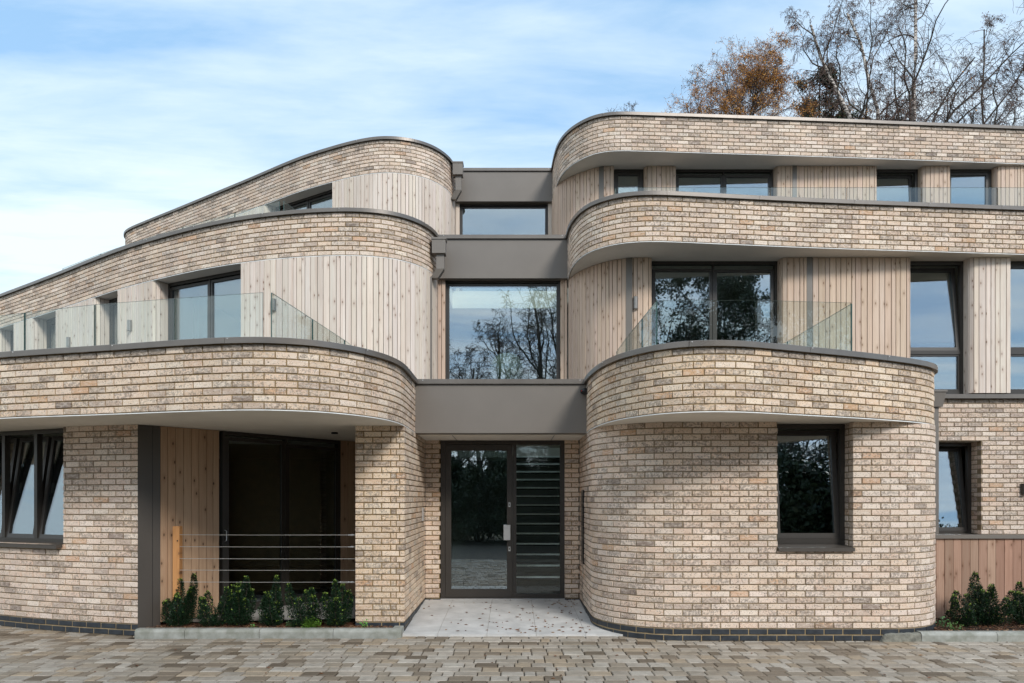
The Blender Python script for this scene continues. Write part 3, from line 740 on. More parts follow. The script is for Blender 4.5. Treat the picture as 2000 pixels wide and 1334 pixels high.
# --- inside: floors, back walls, stair
I = MB()
I.box(-13.5, 15, 13, 24, -.2, -.02, 'innerfloor'); I.box(-1.5, 1.1, 11.32, 13, -.2, -.01, 'innerfloor'); I.box(-1.94, -1.4, 9.1, 13, -.2, -.02, 'innerfloor'); I.box(1.1, 5.4, 9.7, 13, -.2, -.02, 'innerfloor'); I.box(5.4, 15, 11.8, 13, -.2, -.02, 'innerfloor')
I.box(-14, -1.45, 16.5, 16.7, 0, 2.47, 'inner'); I.box(1.15, 15, 16.5, 16.7, 0, 2.47, 'inner'); I.box(-1.45, 1.15, 17.5, 17.7, 0, 5.4, 'inner')
I.box(-15, 15, 17.7, 17.9, 2.86, 5.39, 'inner'); I.box(-10.5, 15, 20.5, 20.7, 5.76, 8.32, 'inner')
for x in (-1.55, 1.15): I.box(x, x + .1, 11.4 if x < 0 else 11.5, 17.5, 0, 2.47, 'inner'); I.box(x, x + .1, 12.9, 17.7, 2.86, 5.39, 'inner'); I.box(x, x + .1, 16.7, 20.5, 5.76, 8.32, 'inner')
for x in (-6, 6.0): I.box(x, x + .1, 13.5, 17.7, 2.86, 5.39, 'inner')
I.box(-14.1, -13.9, 12.7, 24, -.2, 2.8, 'inner'); I.box(-15.4, -15.2, 19, 24, 2.8, 5.4, 'inner'); I.box(14.9, 15.1, 11.4, 24, -.2, 8.3, 'inner')
I.box(-15.4, 18, 24, 24.2, -.2, 8.3, 'inner'); I.box(-10.7, -10.5, 22.5, 24, 5.7, 8.32, 'inner')
I.build('interior_shell', B)
st = MB()
for i in range(14):
    y, z = 11.75 + i * .25, .28 + i * .166
    st.box(.06, 1.12, y, y + .27, z - .045, z, 'stair'); st.box(.06, 1.12, y - .012, y, z - .026, z + .004, 'nosing')
st.box(.02, .055, 12.1, 15.8, .2, .3, 'nosing')
st.build('staircase', B)
lamp = thing('pendant_lamp', 'pale woven globe lampshade seen through the middle first floor window', 'lamp', (-.1, 13.9, 4.05))
sh = MB(); rng = random.Random(5)
for i in range(16):
    for j in range(10):
        a0 = i / 16 * math.tau; b0 = -1.35 + j * .27; q = .30
        def sp(a, b, r): return (r * math.cos(a) * math.cos(b), r * math.sin(a) * math.cos(b), r * math.sin(b))
        k = .33; vs = [sp(a0, b0, .33), sp(a0 + .45, b0 + .05, .29), sp(a0 + .38, b0 + .33, .34), sp(a0 - .05, b0 + .25, .30)]
        sh.add(vs, [(0, 1, 2, 3)], 'shade')
sh.build('lamp_shade', lamp); cd = MB(); cd.tube([(0, 0, .3), (0, 0, 1.33)], .006, 'black'); cd.build('cord', lamp)

# ================================================================== GROUND
def pz(y): return -.14 - (8.55 - y) * .012 if y < 8.55 else -.14
GR = MB()
nx, ny = 60, 90
def gz(x, y):
    if y > 24.5:
        d = y - 24.5; z = min(d * 3.0, 6.0) + max(0, d - 2) * .16 + noise.noise(Vector((x * .05, y * .05, 0))) * 1.2
        return -.3 + z
    s_ = 0
    if abs(x) > 18 and y > 8: s_ = min(1, (abs(x) - 18) / 6) * min(1, (y - 8) / 10) * 5
    if y < -14: s_ += 0
    return -.30 + s_ + (noise.noise(Vector((x * .1, y * .1, 3))) * .05)
xs_ = [-900, -400, -200, -120, -80, -60] + [-50 + i * 2 for i in range(51)] + [60, 80, 120, 200, 400, 900]
ys_ = [-900, -400, -200, -120, -80, -60] + [-50 + i * 2 for i in range(37)] + [24, 24.5, 25.2, 26, 27, 28] + [30 + i * 3 for i in range(16)] + [100, 160, 300, 900]
vs = [(x, y, gz(x, y) if max(abs(x), abs(y)) < 90 else (-.3 if y < 0 else gz(x, min(y, 90)))) for y in ys_ for x in xs_]; w = len(xs_)
GR.add(vs, [(j * w + i, j * w + i + 1, (j + 1) * w + i + 1, (j + 1) * w + i) for j in range(len(ys_) - 1) for i in range(w - 1)], 'grass')
struct(GR.build('ground'))
# block paving, one real block each
PV = MB(); rng = random.Random(3)
def paver_z(x, y): return pz(y) + .006 * noise.noise(Vector((x * .4, y * .4, 5)))
def blocked(x, y):
    if y > 8.70 and -4.62 < x < -1.30: return True
    if y > 8.86 and -1.4 < x < 5.0: return True
    if y > 8.52 and x > 4.6: return True
    return False
PC = [((.44, .39, .335), 24), ((.50, .455, .405), 20), ((.37, .315, .255), 16), ((.27, .22, .17), 11), ((.46, .375, .285), 11), ((.18, .142, .105), 6), ((.53, .49, .44), 7), ((.42, .31, .20), 3)]
y = 1.6; row = 0
while y < 13.2:
    rw = .173; x = -12.5 + rng.random() * .2
    while x < 12.5:
        wv = rng.choice([.115, .173, .173, .23, .23]); 
        xc, yc = x + wv / 2, y + rw / 2
        if yc < 8.9 or xc < -4.6:
            if not blocked(xc, yc):
                r = rng.uniform(0, 95); 
                for c, q in PC:
                    r -= q
                    if r <= 0: break
                j = rng.uniform(.9, 1.1); j *= .80; tone = (c[0] * j, c[1] * j * .965, c[2] * j * .90, 1)
                zt = paver_z(xc, yc) + rng.uniform(-.0025, .0025); tx, ty = rng.uniform(-.012, .012), rng.uniform(-.012, .012)
                e = .008; g_ = .005; J = lambda: rng.uniform(-.003, .003)
                sk = .0
                vs = []
                for (ax, ay) in ((0, 0), (1, 0), (1, 1), (0, 1)):
                    px = x + g_ + e + (wv - 2 * g_ - 2 * e) * ax + J(); py = y + g_ + e + (rw - 2 * g_ - 2 * e) * ay + J()
                    vs.append((px, py, zt + (px - xc) * tx + (py - yc) * ty))
                for dz in (-.007, -.05):
                    for (ax, ay) in ((0, 0), (1, 0), (1, 1), (0, 1)):
                        vs.append((x + g_ + (wv - 2 * g_) * ax, y + g_ + (rw - 2 * g_) * ay, zt + dz))
                fs = [(0, 1, 2, 3)]
                for i in range(4):
                    k = (i + 1) % 4; fs += [(4 + i, 4 + k, k, i), (8 + i, 8 + k, 4 + k, 4 + i)]
                PV.add(vs, fs, 'paver', tone)
        x += wv
    y += rw; row += 1
PV.add([(-12.5, 1.5, pz(1.5) - .02), (12.5, 1.5, pz(1.5) - .02), (12.5, 8.5, pz(8.5) - .02), (-12.5, 8.5, pz(8.5) - .02)], [(0, 1, 2, 3)], 'sand')
PV.add([(-12.5, 8.5, pz(8.5) - .02), (12.5, 8.5, pz(8.5) - .02), (12.5, 13.5, -.16), (-12.5, 13.5, -.16)], [(0, 1, 2, 3)], 'sand')
PV.add([(-12.5, -8, -.24), (12.5, -8, -.24), (12.5, 1.6, pz(1.6) - .004), (-12.5, 1.6, pz(1.6) - .004)], [(0, 1, 2, 3)], 'drive')
struct(PV.build('paving'))
# entrance slab
SL = MB(); xj = [-1.36, -.92, -.31, .30, .91, 1.52, 2.1]; yj = [8.83, 9.62, 10.84, 11.30]
sz = lambda y: -.016 - (11.2 - y) * .0415
for i in range(6):
    for j in range(3):
        a, b, c_, d = xj[i] + .002, xj[i + 1] - .002, yj[j] + .002, yj[j + 1] - .002
        if j == 0: c_ = yj[0]
        vs = [(a, c_, sz(c_)), (b, c_, sz(c_)), (b, d, sz(d)), (a, d, sz(d))] + [(a, c_, sz(c_) - .03), (b, c_, sz(c_) - .03), (b, d, sz(d) - .03), (a, d, sz(d) - .03)]
        SL.add(vs, [(0, 1, 2, 3), (4, 5, 1, 0), (5, 6, 2, 1), (6, 7, 3, 2), (7, 4, 0, 3)], 'slab')
SL.add([(-1.36, 8.84, sz(8.84) - .004), (2.1, 8.84, sz(8.84) - .004), (2.1, 11.3, sz(11.3) - .004), (-1.36, 11.3, sz(11.3) - .004)], [(0, 1, 2, 3)], 'joint')
struct(SL.build('entrance_path'))
TS = MB(); TS.add([(-4.4, 9.12, -.02), (-1.97, 9.45, -.02), (-1.97, 11.5, -.01), (-2.7, 11.5, -.01), (-4.4, 9.3, -.01)], [(0, 1, 2, 3, 4)], 'terrace')
struct(TS.build('terrace'))
# kerbs
def kerb(mb, x0, x1, yf, zt, zb, d=.12, k='concrete', dx=0):
    n = 6
    prof = [(0, zb), (0, zt - .035), (.012, zt - .012), (.03, zt), (d, zt), (d, zb)]
    vs = [(x, yf + p, z) for x in (x0, x1) for p, z in prof]
    mb.add(vs, [(i, i + 6, (i + 1) % 6 + 6, (i + 1) % 6) for i in range(6)] + [(0, 1, 2, 3, 4, 5), (11, 10, 9, 8, 7, 6)], k)
K = MB(); js = [-4.60, -3.99, -3.08, -2.18, -1.345]
for a, b in zip(js, js[1:]): kerb(K, a + .003, b - .003, 8.73, -.035, -.20)
vs = [(-1.47, 8.852, -.20), (-1.345, 8.852, -.20), (-1.345, 9.0, -.20), (-1.47, 9.0, -.20), (-1.47, 8.852, -.037), (-1.36, 8.852, -.037), (-1.36, 9.0, -.037), (-1.47, 9.0, -.037)]
K.add(vs, [(0, 1, 5, 4), (1, 2, 6, 5), (2, 3, 7, 6), (3, 0, 4, 7), (4, 5, 6, 7)], 'concrete')
struct(K.build('kerb'))
K = MB(); js = [4.86, 5.76, 6.67, 7.58, 8.5, 9.4, 10.3, 11.2, 12.1]
for a, b in zip(js, js[1:]): kerb(K, a + .003, b - .003, 8.50, -.03, -.20)
n = 14
for i in range(n):
    a, b = 4.38 + .48 * i / n, 4.38 + .48 * (i + 1) / n
    def hz(x): return -.045 - .10 * max(0, 1 - (x - 4.38) / .10) ** 2 + .004 * math.sin(x * 60)
    vs = [(a, 8.50 + .01 * math.sin(a * 40), -.2), (b, 8.50 + .01 * math.sin(b * 40), -.2), (b, 8.515, hz(b) - .012), (a, 8.515, hz(a) - .012), (b, 8.545, hz(b)), (a, 8.545, hz(a)), (b, 8.64, hz(b)), (a, 8.64, hz(a))]
    K.add(vs, [(0, 1, 2, 3), (3, 2, 4, 5), (5, 4, 6, 7)], 'rough_concrete')
struct(K.build('kerb'))
SO = MB(); SO.add([(-4.6, 8.84, -.06), (-1.36, 8.84, -.06), (-1.36, 9.5, -.05), (-4.4, 9.3, -.04)], [(0, 1, 2, 3)], 'soil'); SO.add([(4.7, 8.61, -.06), (12.5, 8.61, -.06), (12.5, 11.5, -.10), (4.7, 11.5, -.10)], [(0, 1, 2, 3)], 'soil')
struct(SO.build('planting_soil'))
def chips(n, fx, name, label, seed):
    mb = MB(); rng = random.Random(seed)
    cs_ = [(.11, .05, .03), (.17, .075, .04), (.07, .035, .022), (.24, .12, .06), (.14, .08, .055), (.28, .17, .10)]
    for _ in range(n):
        x, y, z = fx(rng); a = rng.random() * math.tau; l = rng.uniform(.008, .028); w = rng.uniform(.004, .011); tilt = rng.uniform(-.5, .5)
        c = rng.choice(cs_); j = rng.uniform(.7, 1.2); z += rng.uniform(0, .018)
        ux, uy = math.cos(a), math.sin(a); h = .003
        P = [(-l, -w), (l, -w * rng.uniform(.4, 1)), (l * rng.uniform(.7, 1), w), (-l, w * rng.uniform(.4, 1))]
        vs = [(x + ux * p - uy * q, y + uy * p + ux * q, z + p * tilt + h * s_) for s_ in (0, 1) for p, q in P]
        mb.add(vs, [(4, 5, 6, 7), (0, 1, 5, 4), (1, 2, 6, 5), (2, 3, 7, 6), (3, 0, 4, 7)], 'mulch', (c[0] * j, c[1] * j, c[2] * j, 1))
    return tag(mb.build(name), label, 'mulch', kind='stuff')
chips(3800, lambda r: (r.uniform(-4.55, -1.50), 8.86 + r.random() * .42, -.058), 'bark_mulch', 'dark red brown bark mulch in the bed behind the left kerb', 1)
chips(2600, lambda r: (r.uniform(4.95, 9.2), 8.62 + r.random() * 1.1, -.062), 'bark_mulch', 'bark mulch in the bed below the timber fence on the right', 2)
# fallen leaves
def dead(n, fx, label, seed, smin=.010, smax=.022):
    mb = MB(); rng = random.Random(seed)
    for _ in range(n):
        x, y, z = fx(rng); a = rng.random() * math.tau; l = rng.uniform(smin, smax); w = l * rng.uniform(.3, .6)
        c = rng.choice([(.16, .065, .03), (.11, .05, .03), (.24, .10, .035), (.20, .09, .05), (.30, .15, .05)])
        ux, uy = math.cos(a), math.sin(a)
        P = [(-l, 0, .006), (-l * .2, -w, .011), (l, 0, .008), (l * .1, w, .012), (0, 0, .002)]
        vs = [(x + ux * p - uy * q, y + uy * p + ux * q, z + h) for p, q, h in P]
        mb.add(vs, [(0, 1, 4), (1, 2, 4), (2, 3, 4), (3, 0, 4)], 'deadleaf', (*c, 1))
    return tag(mb.build('fallen_leaves'), label, 'leaves', kind='stuff')
def fslab(r):
    x = min(1.3, max(-1.28, r.gauss(.25, .62))); y = 8.9 + 2.2 * r.random() ** 1.5
    if x > 1.0: x = 1.0 - r.random() * .3
    return (x, y, sz(y))
dead(140, fslab, 'small brown fallen leaves scattered over the pale entrance slabs', 4, .013, .034)
def fpv(r):
    x = r.uniform(-6, 6); y = 6.2 + 2.3 * r.random(); return (x, y, pz(y) + .002)
dead(70, fpv, 'sparse orange brown leaves scattered over the block paving', 5, .012, .03)

# ================================================================== FENCES
FN = thing('timber_fence', 'low fence of vertical reddish timber boards with grey metal cap, right of the round bay', 'fence', (7.5, 9.8, 0))
FN_off = Vector((7.5, 9.8, 0))
def addto(root, mb, name):
    o = mb.build(name); o.parent = root; o.matrix_parent_inverse = Matrix.Translation(-Vector(root.location)); return o
x = 5.45; rng = random.Random(9)
bmb = MB(); lc = Loc((5.45, 9.8), (12.0, 9.8)); u = 0
while u < 6.4:
    tn = rng.uniform(.72, 1.12); red = rng.uniform(.98, 1.08)
    if 1.1 < u < 1.6: red = 1.12
    r_ = rng.random(); o = rng.uniform(-.002, .002)
    lbox(bmb, lc, u + .003, u + .113, -.02 + o, o, -.11, 1.012, 'timber_fence', uvw=(r_ * 7, r_ * 3, r_ * 9), tone=(tn * red, tn, tn * .97, 1)); u += .1165
lbox(bmb, lc, 0, 6.5, -.06, -.026, -.09, 1.01, 'batten')
addto(FN, bmb, 'board_panel')
cp = MB(); lbox(cp, lc, 0, 6.5, -.10, .03, 1.012, 1.062, 'metal'); addto(FN, cp, 'cap_rail')
WF = thing('wire_fence', 'five thin steel wires strung from an orange timber post to the brick pier', 'fence', (-4.22, 9.08, 0))
pm = MB(); lc = Loc((-4.27, 9.06), (-4.18, 9.06)); lbox(pm, lc, 0, .085, -.045, .04, .0, 1.21, 'timber_post', uvw=(1, 2, 3)); lbox(pm, lc, .055, .068, .04, .048, 1.02, 1.035, 'black'); addto(WF, pm, 'post')
for i, zz in enumerate((1.10, .95, .80, .655, .505)):
    wv = MB(); wv.tube([(-4.19, 9.03, zz + .003), (-3.2, 9.03, zz - .001), (-1.975, 9.03, zz)], .0034, 'steel', 6)
    if i in (0, 1, 4):
        x0 = -1.975
        pts = [(x0 - .02 - .018 * (1 - math.cos(a)), 9.03, zz + .008 * math.sin(a)) for a in [math.tau * j / 10 for j in range(11)]]
        wv.tube(pts, .0025, 'steel', 5); 
        for q in range(3): wv.tube([(x0 - .06 - q * .012, 9.03, zz - .007), (x0 - .06 - q * .012, 9.03, zz + .007)], .004, 'steel', 6)
    addto(WF, wv, 'wire')
tn_ = MB(); tn_.tube([(-2.16, 9.03, .513), (-2.06, 9.03, .513)], .003, 'steel'); tn_.tube([(-2.16, 9.03, .497), (-2.06, 9.03, .497)], .003, 'steel')
for xx in (-2.165, -2.055): tn_.tube([(xx - .008, 9.03, .505), (xx + .008, 9.03, .505)], .009, 'steel', 8)
addto(WF, tn_, 'turnbuckle')

# ================================================================== SHRUBS
def shrub(x, y, z, h, w, seed, label, stems=7, dens=1.0, light=.06, group=None, spread=.25):
    rng = random.Random(seed); t = thing('shrub', label, 'shrub', (x, y, z), group)
    st, lf = MB(), MB()
    for s_ in range(stems):
        a = rng.random() * math.tau; rr = w * .5 * math.sqrt(rng.random()); hh = h * (rng.uniform(.45, .9) if s_ > 0 else 1) * (1 - .25 * rr / w)
        bx, by = .15 * rr * math.cos(a), .15 * rr * math.sin(a); pts = []
        for i in range(7):
            q = i / 6; sp = rr * (1 - (1 - q) ** 2)
            pts.append(Vector((bx + sp * math.cos(a) + rng.gauss(0, .006), by + sp * math.sin(a) + rng.gauss(0, .006), q * hh)))
        st.tube([tuple(p) for p in pts], [.005 - .0035 * i / 6 for i in range(7)], 'bark', 5)
        nl = int(950 * dens * hh / .45)
        for _ in range(nl):
            q = rng.uniform(.04, 1) ** .85; f = q * 6; i = min(int(f), 5); p = pts[i].lerp(pts[i + 1], f - i)
            r2 = (.014 + w * .30 * (1 - q) ** .8 * min(1, .35 + q * 4)) * rng.random() ** .5; b = rng.random() * math.tau
            c = p + Vector((r2 * math.cos(b), r2 * math.sin(b), rng.uniform(-.012, .012)))
            d = Vector((math.cos(b), math.sin(b), rng.uniform(.1, 1.4))).normalized()
            l = rng.uniform(.010, .018); sd = d.cross(Vector((rng.uniform(-1, 1), rng.uniform(-1, 1), .6))).normalized() * l * .42
            tip = (q > .95 and rng.random() < .4) or rng.random() < light * .35
            if tip: col = (.26, .38, .06)
            else:
                g_ = rng.uniform(.6, 1.3); col = (.012 * g_, .036 * g_, .014 * g_)
            lf.add([tuple(c - d * l * .2), tuple(c + sd + d * l * .5), tuple(c + d * l * 1.3), tuple(c - sd + d * l * .5)], [(0, 1, 2, 3)], 'leaf', (*col, 1))
    o = st.build('stem', t); o = lf.build('foliage', t); return t
GS = 'evergreen shrubs along the left bed'
def sxy(px, Y): return (px - 1000) * Y / F
shrub(sxy(350, 8.98), 8.98, -.05, .73, .36, 1, 'tall narrow dark shrub at the left end of the bed, before the timber post', 9, 1.0, .01, GS)
shrub(sxy(415, 9.0), 9.0, -.05, .57, .40, 2, 'second shrub from the left, low and rounded with pale tips, before the timber boards', 8, 1.0, .05, GS)
shrub(sxy(470, 9.02), 9.02, -.05, .67, .40, 3, 'third shrub from the left, bushy and taller than the shrubs either side', 9, 1.1, .05, GS)
shrub(sxy(535, 9.0), 9.0, -.05, .65, .36, 4, 'fourth shrub from the left, upright oval with many bright tips', 9, 1.1, .08, GS)
shrub(sxy(595, 9.0), 9.0, -.05, .62, .42, 5, 'fifth shrub from the left, behind the light green feathery plant', 8, 1.0, .06, GS)
shrub(sxy(655, 8.98), 8.98, -.05, .68, .36, 6, 'pointed shrub at the right end of the bed, beside the brick pier', 8, 1.0, .09, GS)
shrub(sxy(1925, 9.2), 9.2, -.07, .70, .58, 7, 'wide dark green shrub in front of the timber fence', 13, 1.1, .05, 'evergreen shrubs by the fence')
shrub(sxy(1888, 9.1), 9.1, -.07, .46, .36, 17, 'low shrub joining the left side of the wide shrub by the fence', 7, 1.0, .04, 'evergreen shrubs by the fence')
shrub(sxy(2012, 9.15), 9.15, -.07, .60, .45, 8, 'shrub cut off by the right edge of the photo, before the fence', 9, 1.1, .05, 'evergreen shrubs by the fence')
def herb(x, y, z, h, r, n, col, seed, label, ls=.016, name='weed'):
    rng = random.Random(seed); mb = MB()
    for _ in range(n):
        a = rng.random() * math.tau; q = rng.random(); rr = r * rng.random() ** .6; p = Vector((rr * math.cos(a), rr * math.sin(a), h * q * (1 - .5 * rr / r) + .004))
        d = Vector((math.cos(a), math.sin(a), rng.uniform(.2, 1.5))).normalized(); l = ls * rng.uniform(.6, 1.2); sd = d.cross(Vector((rng.gauss(0, 1), rng.gauss(0, 1), 1))).normalized() * l * .55
        g_ = rng.uniform(.7, 1.3)
        mb.add([tuple(p - d * l * .3), tuple(p + sd + d * l * .4), tuple(p + d * l), tuple(p - sd + d * l * .4)], [(0, 1, 2, 3)], 'leaf', (col[0] * g_, col[1] * g_, col[2] * g_, 1))
        if rng.random() < .3: mb.tube([(0, 0, 0), tuple(p)], .0012, 'leaf', 3, (col[0] * .6, col[1] * .6, col[2] * .5, 1))
    o = mb.build(name); o.location = (x, y, z); return tag(o, label, 'plant')
herb(sxy(608, 8.9), 8.9, -.05, .17, .12, 420, (.13, .27, .03), 1, 'bright lime green feathery plant at the foot of the fifth shrub', .010, 'feathery_plant')
herb(sxy(571, 8.95), 8.95, -.05, .10, .09, 150, (.05, .11, .04), 2, 'grey green low plant left of the lime green one', .013, 'low_plant')
herb(sxy(714, 8.88), 8.88, -.05, .13, .06, 16, (.10, .25, .05), 3, 'small weed with round leaves below the brick pier', .028)
herb(sxy(494, 8.9), 8.9, -.05, .05, .06, 14, (.08, .2, .05), 4, 'tiny green weed in the bark between the third and fourth shrubs', .022)
herb(sxy(1842, 8.95), 8.95, -.06, .15, .10, 60, (.06, .14, .05), 5, 'small green weed at the foot of the round bay by the fence', .02)
herb(sxy(1866, 8.8), 8.8, -.06, .13, .08, 60, (.08, .16, .04), 6, 'low leafy weed left of the shrubs by the fence', .02)

# ================================================================== TREES
def grow(seed, h, style):
    rng = random.Random(seed); tr, cr = MB(), MB(); leafp = []
    def branch(p, d, ln, r, lvl, maxl):
        n = {0: 12, 1: 8, 2: 6, 3: 4, 4: 4}[lvl]; pts = [tuple(p)]; rad = [r]; ds = []
        tail = {0: .25, 1: .2, 2: .3, 3: .4, 4: .6}[lvl]
        q = Vector(p); d = Vector(d)
        wob = {0: .07, 1: .17, 2: .22, 3: .22, 4: .2}[lvl] * style.get('wob', 1)
        grav = {0: style.get('g0', .02), 1: style.get('up', .07), 2: 0.02, 3: -style.get('droop', .12), 4: -style.get('droop', .12) * 1.8}[lvl]
        for i in range(n):
            d = (d + Vector((rng.gauss(0, wob), rng.gauss(0, wob), rng.gauss(0, wob * .6) + grav))).normalized()
            q = q + d * (ln / n); pts.append(tuple(q)); ds.append(d.copy()); rad.append(max(style['minr'], r * (1 - (1 - tail) * (i + 1) / n)))
        (tr if lvl < 2 else cr).tube(pts, rad, ('birch' if style.get('birch') and lvl == 0 else ('bark' if lvl < 3 else 'twig')), {0: 8, 1: 5, 2: 3, 3: 3, 4: 3}[lvl], cap=False)
        if lvl >= 3 or lvl == maxl:
            for i in range(1, len(pts)): leafp.append((Vector(pts[i]), q.z))
        if lvl < maxl:
            k = style['kids'][lvl]
            for j in range(k):
                f = (rng.uniform(style.get('base', .25), 1) if lvl == 0 else rng.uniform(.18, 1)) * n
                i = min(int(f), n - 1); a = Vector(pts[i]).lerp(Vector(pts[i + 1]), f - i)
                dd = ds[i]; ax = dd.cross(Vector((rng.gauss(0, 1), rng.gauss(0, 1), rng.gauss(0, 1)))).normalized()
                ang = rng.uniform(*style['ang'][lvl])
                nd = (dd * math.cos(ang) + ax * math.sin(ang)).normalized()
                rel = 1 - f / n
                L_ = ln * {0: style.get('l1', .42) * (.35 + .9 * rel), 1: .5 * (.4 + .7 * rel), 2: .50, 3: .55}[lvl] * rng.uniform(.7, 1.2)
                branch(a, nd, max(L_, .12), max(style['minr'], rad[i] * {0: .5, 1: .5, 2: .5, 3: .6}[lvl]), lvl + 1, maxl)
    for k in range(style.get('stems', 1)):
        lean = style.get('lean', .08) * (1 if k else .6); a = rng.random() * math.tau
        branch((rng.gauss(0, .12) * (k > 0), rng.gauss(0, .12) * (k > 0), -.3), (lean * math.cos(a), lean * math.sin(a), 1), h * rng.uniform(.85, 1) if k else h, style['r'], 0, style.get('lv', 4))
    lc_ = style.get('leaves')
    if lc_:
        frac, size, cols, ztop = lc_
        for p, _ in leafp:
            if rng.random() < frac * (1 if not ztop else max(0.03, min(1, (ztop - p.z / h) * 2.2 + .15))):
                for _k in range(style.get('lk', 1)):
                    c = p + Vector((rng.gauss(0, .05), rng.gauss(0, .05), rng.gauss(0, .05))) * style.get('ls', 1); col = rng.choice(cols); g_ = rng.uniform(.7, 1.25)
                    a, b = Vector((rng.gauss(0, 1), rng.gauss(0, 1), rng.gauss(0, 1))).normalized(), Vector((rng.gauss(0, 1), rng.gauss(0, 1), rng.gauss(0, 1))).normalized()
                    s_ = size * rng.uniform(.6, 1.3)
                    cr.add([tuple(c - a * s_), tuple(c + b * s_ * .6), tuple(c + a * s_), tuple(c - b * s_ * .6)], [(0, 1, 2, 3)], 'leaf', (col[0] * g_, col[1] * g_, col[2] * g_, 1))
    return tr, cr
ORG = [(.62, .29, .05), (.52, .21, .04), (.40, .17, .05), (.66, .36, .08)]
BRN = [(.16, .075, .045), (.12, .06, .04), (.22, .11, .06)]
GRN = [(.03, .05, .022), (.022, .04, .018), (.04, .06, .03), (.10, .06, .04)]
ST = {
 'birch': dict(r=.15, minr=.0042, kids=[17, 7, 6, 4], ang=[(.4, .95), (.35, .9), (.4, 1.0), (.3, .8)], birch=1, base=.42, l1=.34, wob=1.5, lean=.05, droop=.22, up=.12, leaves=(.02, .03, BRN + ORG[:1], None)),
 'birch2': dict(r=.13, minr=.0042, kids=[12, 7, 6, 4], ang=[(.35, .9), (.35, .9), (.4, 1.0), (.3, .8)], birch=1, base=.42, l1=.34, wob=1.6, droop=.24, up=.12, stems=2, lean=.10, leaves=(.015, .03, BRN + ORG[:1], None)),
 'orange': dict(r=.16, minr=.004, kids=[40, 10, 7, 4], ang=[(.4, 1.0), (.35, .9), (.4, 1.0), (.3, .8)], base=.45, l1=.56, droop=.06, up=.08, wob=1.2, lean=.03, leaves=(1.0, .026, ORG, 1.2), lk=2),
 'brown': dict(r=.09, minr=.004, kids=[12, 6, 5, 3], ang=[(.4, .9), (.35, .9), (.4, 1.0), (.3, .8)], base=.45, l1=.26, droop=.10, up=.10, wob=1.5, stems=2, lean=.12, leaves=(.22, .028, BRN, None)),
 'spruce': dict(r=.10, minr=.006, kids=[60, 8, 5, 2], ang=[(.8, 1.3), (.5, .9), (.4, .9), (.3, .7)], base=.55, l1=.17, droop=.10, up=.02, lv=3, wob=.6, lean=.02, leaves=(.95, .045, GRN + BRN[:1], None), lk=5, ls=1.6),
 'oak': dict(r=.24, minr=.007, kids=[13, 8, 6, 3], ang=[(.5, 1.1), (.4, 1.0), (.4, 1.0), (.3, .8)], base=.12, l1=.60, droop=.06, up=.05, leaves=(.80, .075, GRN[:3], None), lk=3, ls=2.5),
 'laurel': dict(r=.05, minr=.007, kids=[14, 7, 5, 2], ang=[(.4, 1.2), (.4, 1.0), (.4, 1.0), (.3, .8)], base=.03, l1=.45, droop=.03, up=.05, lv=3, stems=5, lean=.5, leaves=(.95, .07, GRN[:3], None), lk=4, ls=2.5),
 'bare': dict(r=.16, minr=.007, kids=[12, 7, 6, 3], ang=[(.3, .8), (.3, .8), (.3, .9), (.2, .7)], base=.25, l1=.5, droop=.10, up=.10, stems=2, lean=.2),
}
CACHE = {}
def tree(kind, seed, h, x, y, z, label, rot=0, name='birch_tree', cat='tree', group=None, sc_=1.0):
    t = thing(name, label, cat, (x, y, z), group); t.rotation_euler = (0, 0, rot); t.scale = (sc_,) * 3
    key = (kind, seed)
    if key not in CACHE:
        a, b = grow(seed, h, ST[kind]); A, Bq = a.build('trunk', t, True), b.build('crown', t); CACHE[key] = (A, Bq)
    else:
        for o in CACHE[key]:
            c = o.copy(); COL.objects.link(c); c.parent = t
    t['label'] = label
    return t
TG = 'trees on the bank behind the building'
def bank(Y, x): return gz(x, Y)
def tpx(px, Y): return (px - 1000) * Y / F
def T_(kind, seed, px, Y, ytop, label, name, rot=0, hmul=1.0):
    x = tpx(px, Y); z = bank(Y, x) - .1; ztop = EYE + (HZ - ytop) * Y / F
    H_ = (ztop - z)
    t = tree(kind, seed, H_ * .9, x, Y, z, label, rot, name, group=TG)
    cr_, sr_ = math.cos(rot), math.sin(rot); pts = []
    for o in CACHE[(kind, seed)]:
        for v in list(o.data.vertices)[::7]: pts.append((v.co.x * sr_ + v.co.y * cr_, v.co.z))
    lo, hi, goal = .2, 2.5, (HZ - ytop) / F
    for _ in range(14):
        m = (lo + hi) / 2
        if max((z + q * m - EYE) / max(5, Y + p * m) for p, q in pts) > goal: hi = m
        else: lo = m
    t.scale = (lo * hmul,) * 3
    xs2 = []
    for o in CACHE[(kind, seed)]:
        for v in list(o.data.vertices)[::11]:
            X, Y_, Z_ = (v.co.x * cr_ - v.co.y * sr_) * lo, Y + (v.co.x * sr_ + v.co.y * cr_) * lo, z + v.co.z * lo
            if Y_ > 5 and (Z_ - EYE) / Y_ > .525: xs2.append(X)
    if xs2: t.location.x -= sum(xs2) / len(xs2)
    return t
T_('orange', 101, 1440, 27, 50, 'wide spreading tree with orange autumn leaves above the right hand roof', 'autumn_tree', 0.4)
T_('spruce', 102, 1578, 29, 118, 'dark green and brown pointed tree right of the orange tree', 'evergreen_tree')
T_('birch2', 103, 1690, 26, -60, 'bare white-barked birch with spreading limbs, left of the gap in the trees', 'birch_tree', 2.0)
T_('brown', 104, 1632, 30, 110, 'low bare twiggy tree with purple brown leaves left of the pale birch', 'twiggy_tree', 1.0)
T_('brown', 105, 1735, 28, 100, 'leaning brown-leaved tree right of the pale birch', 'twiggy_tree', 2.5)
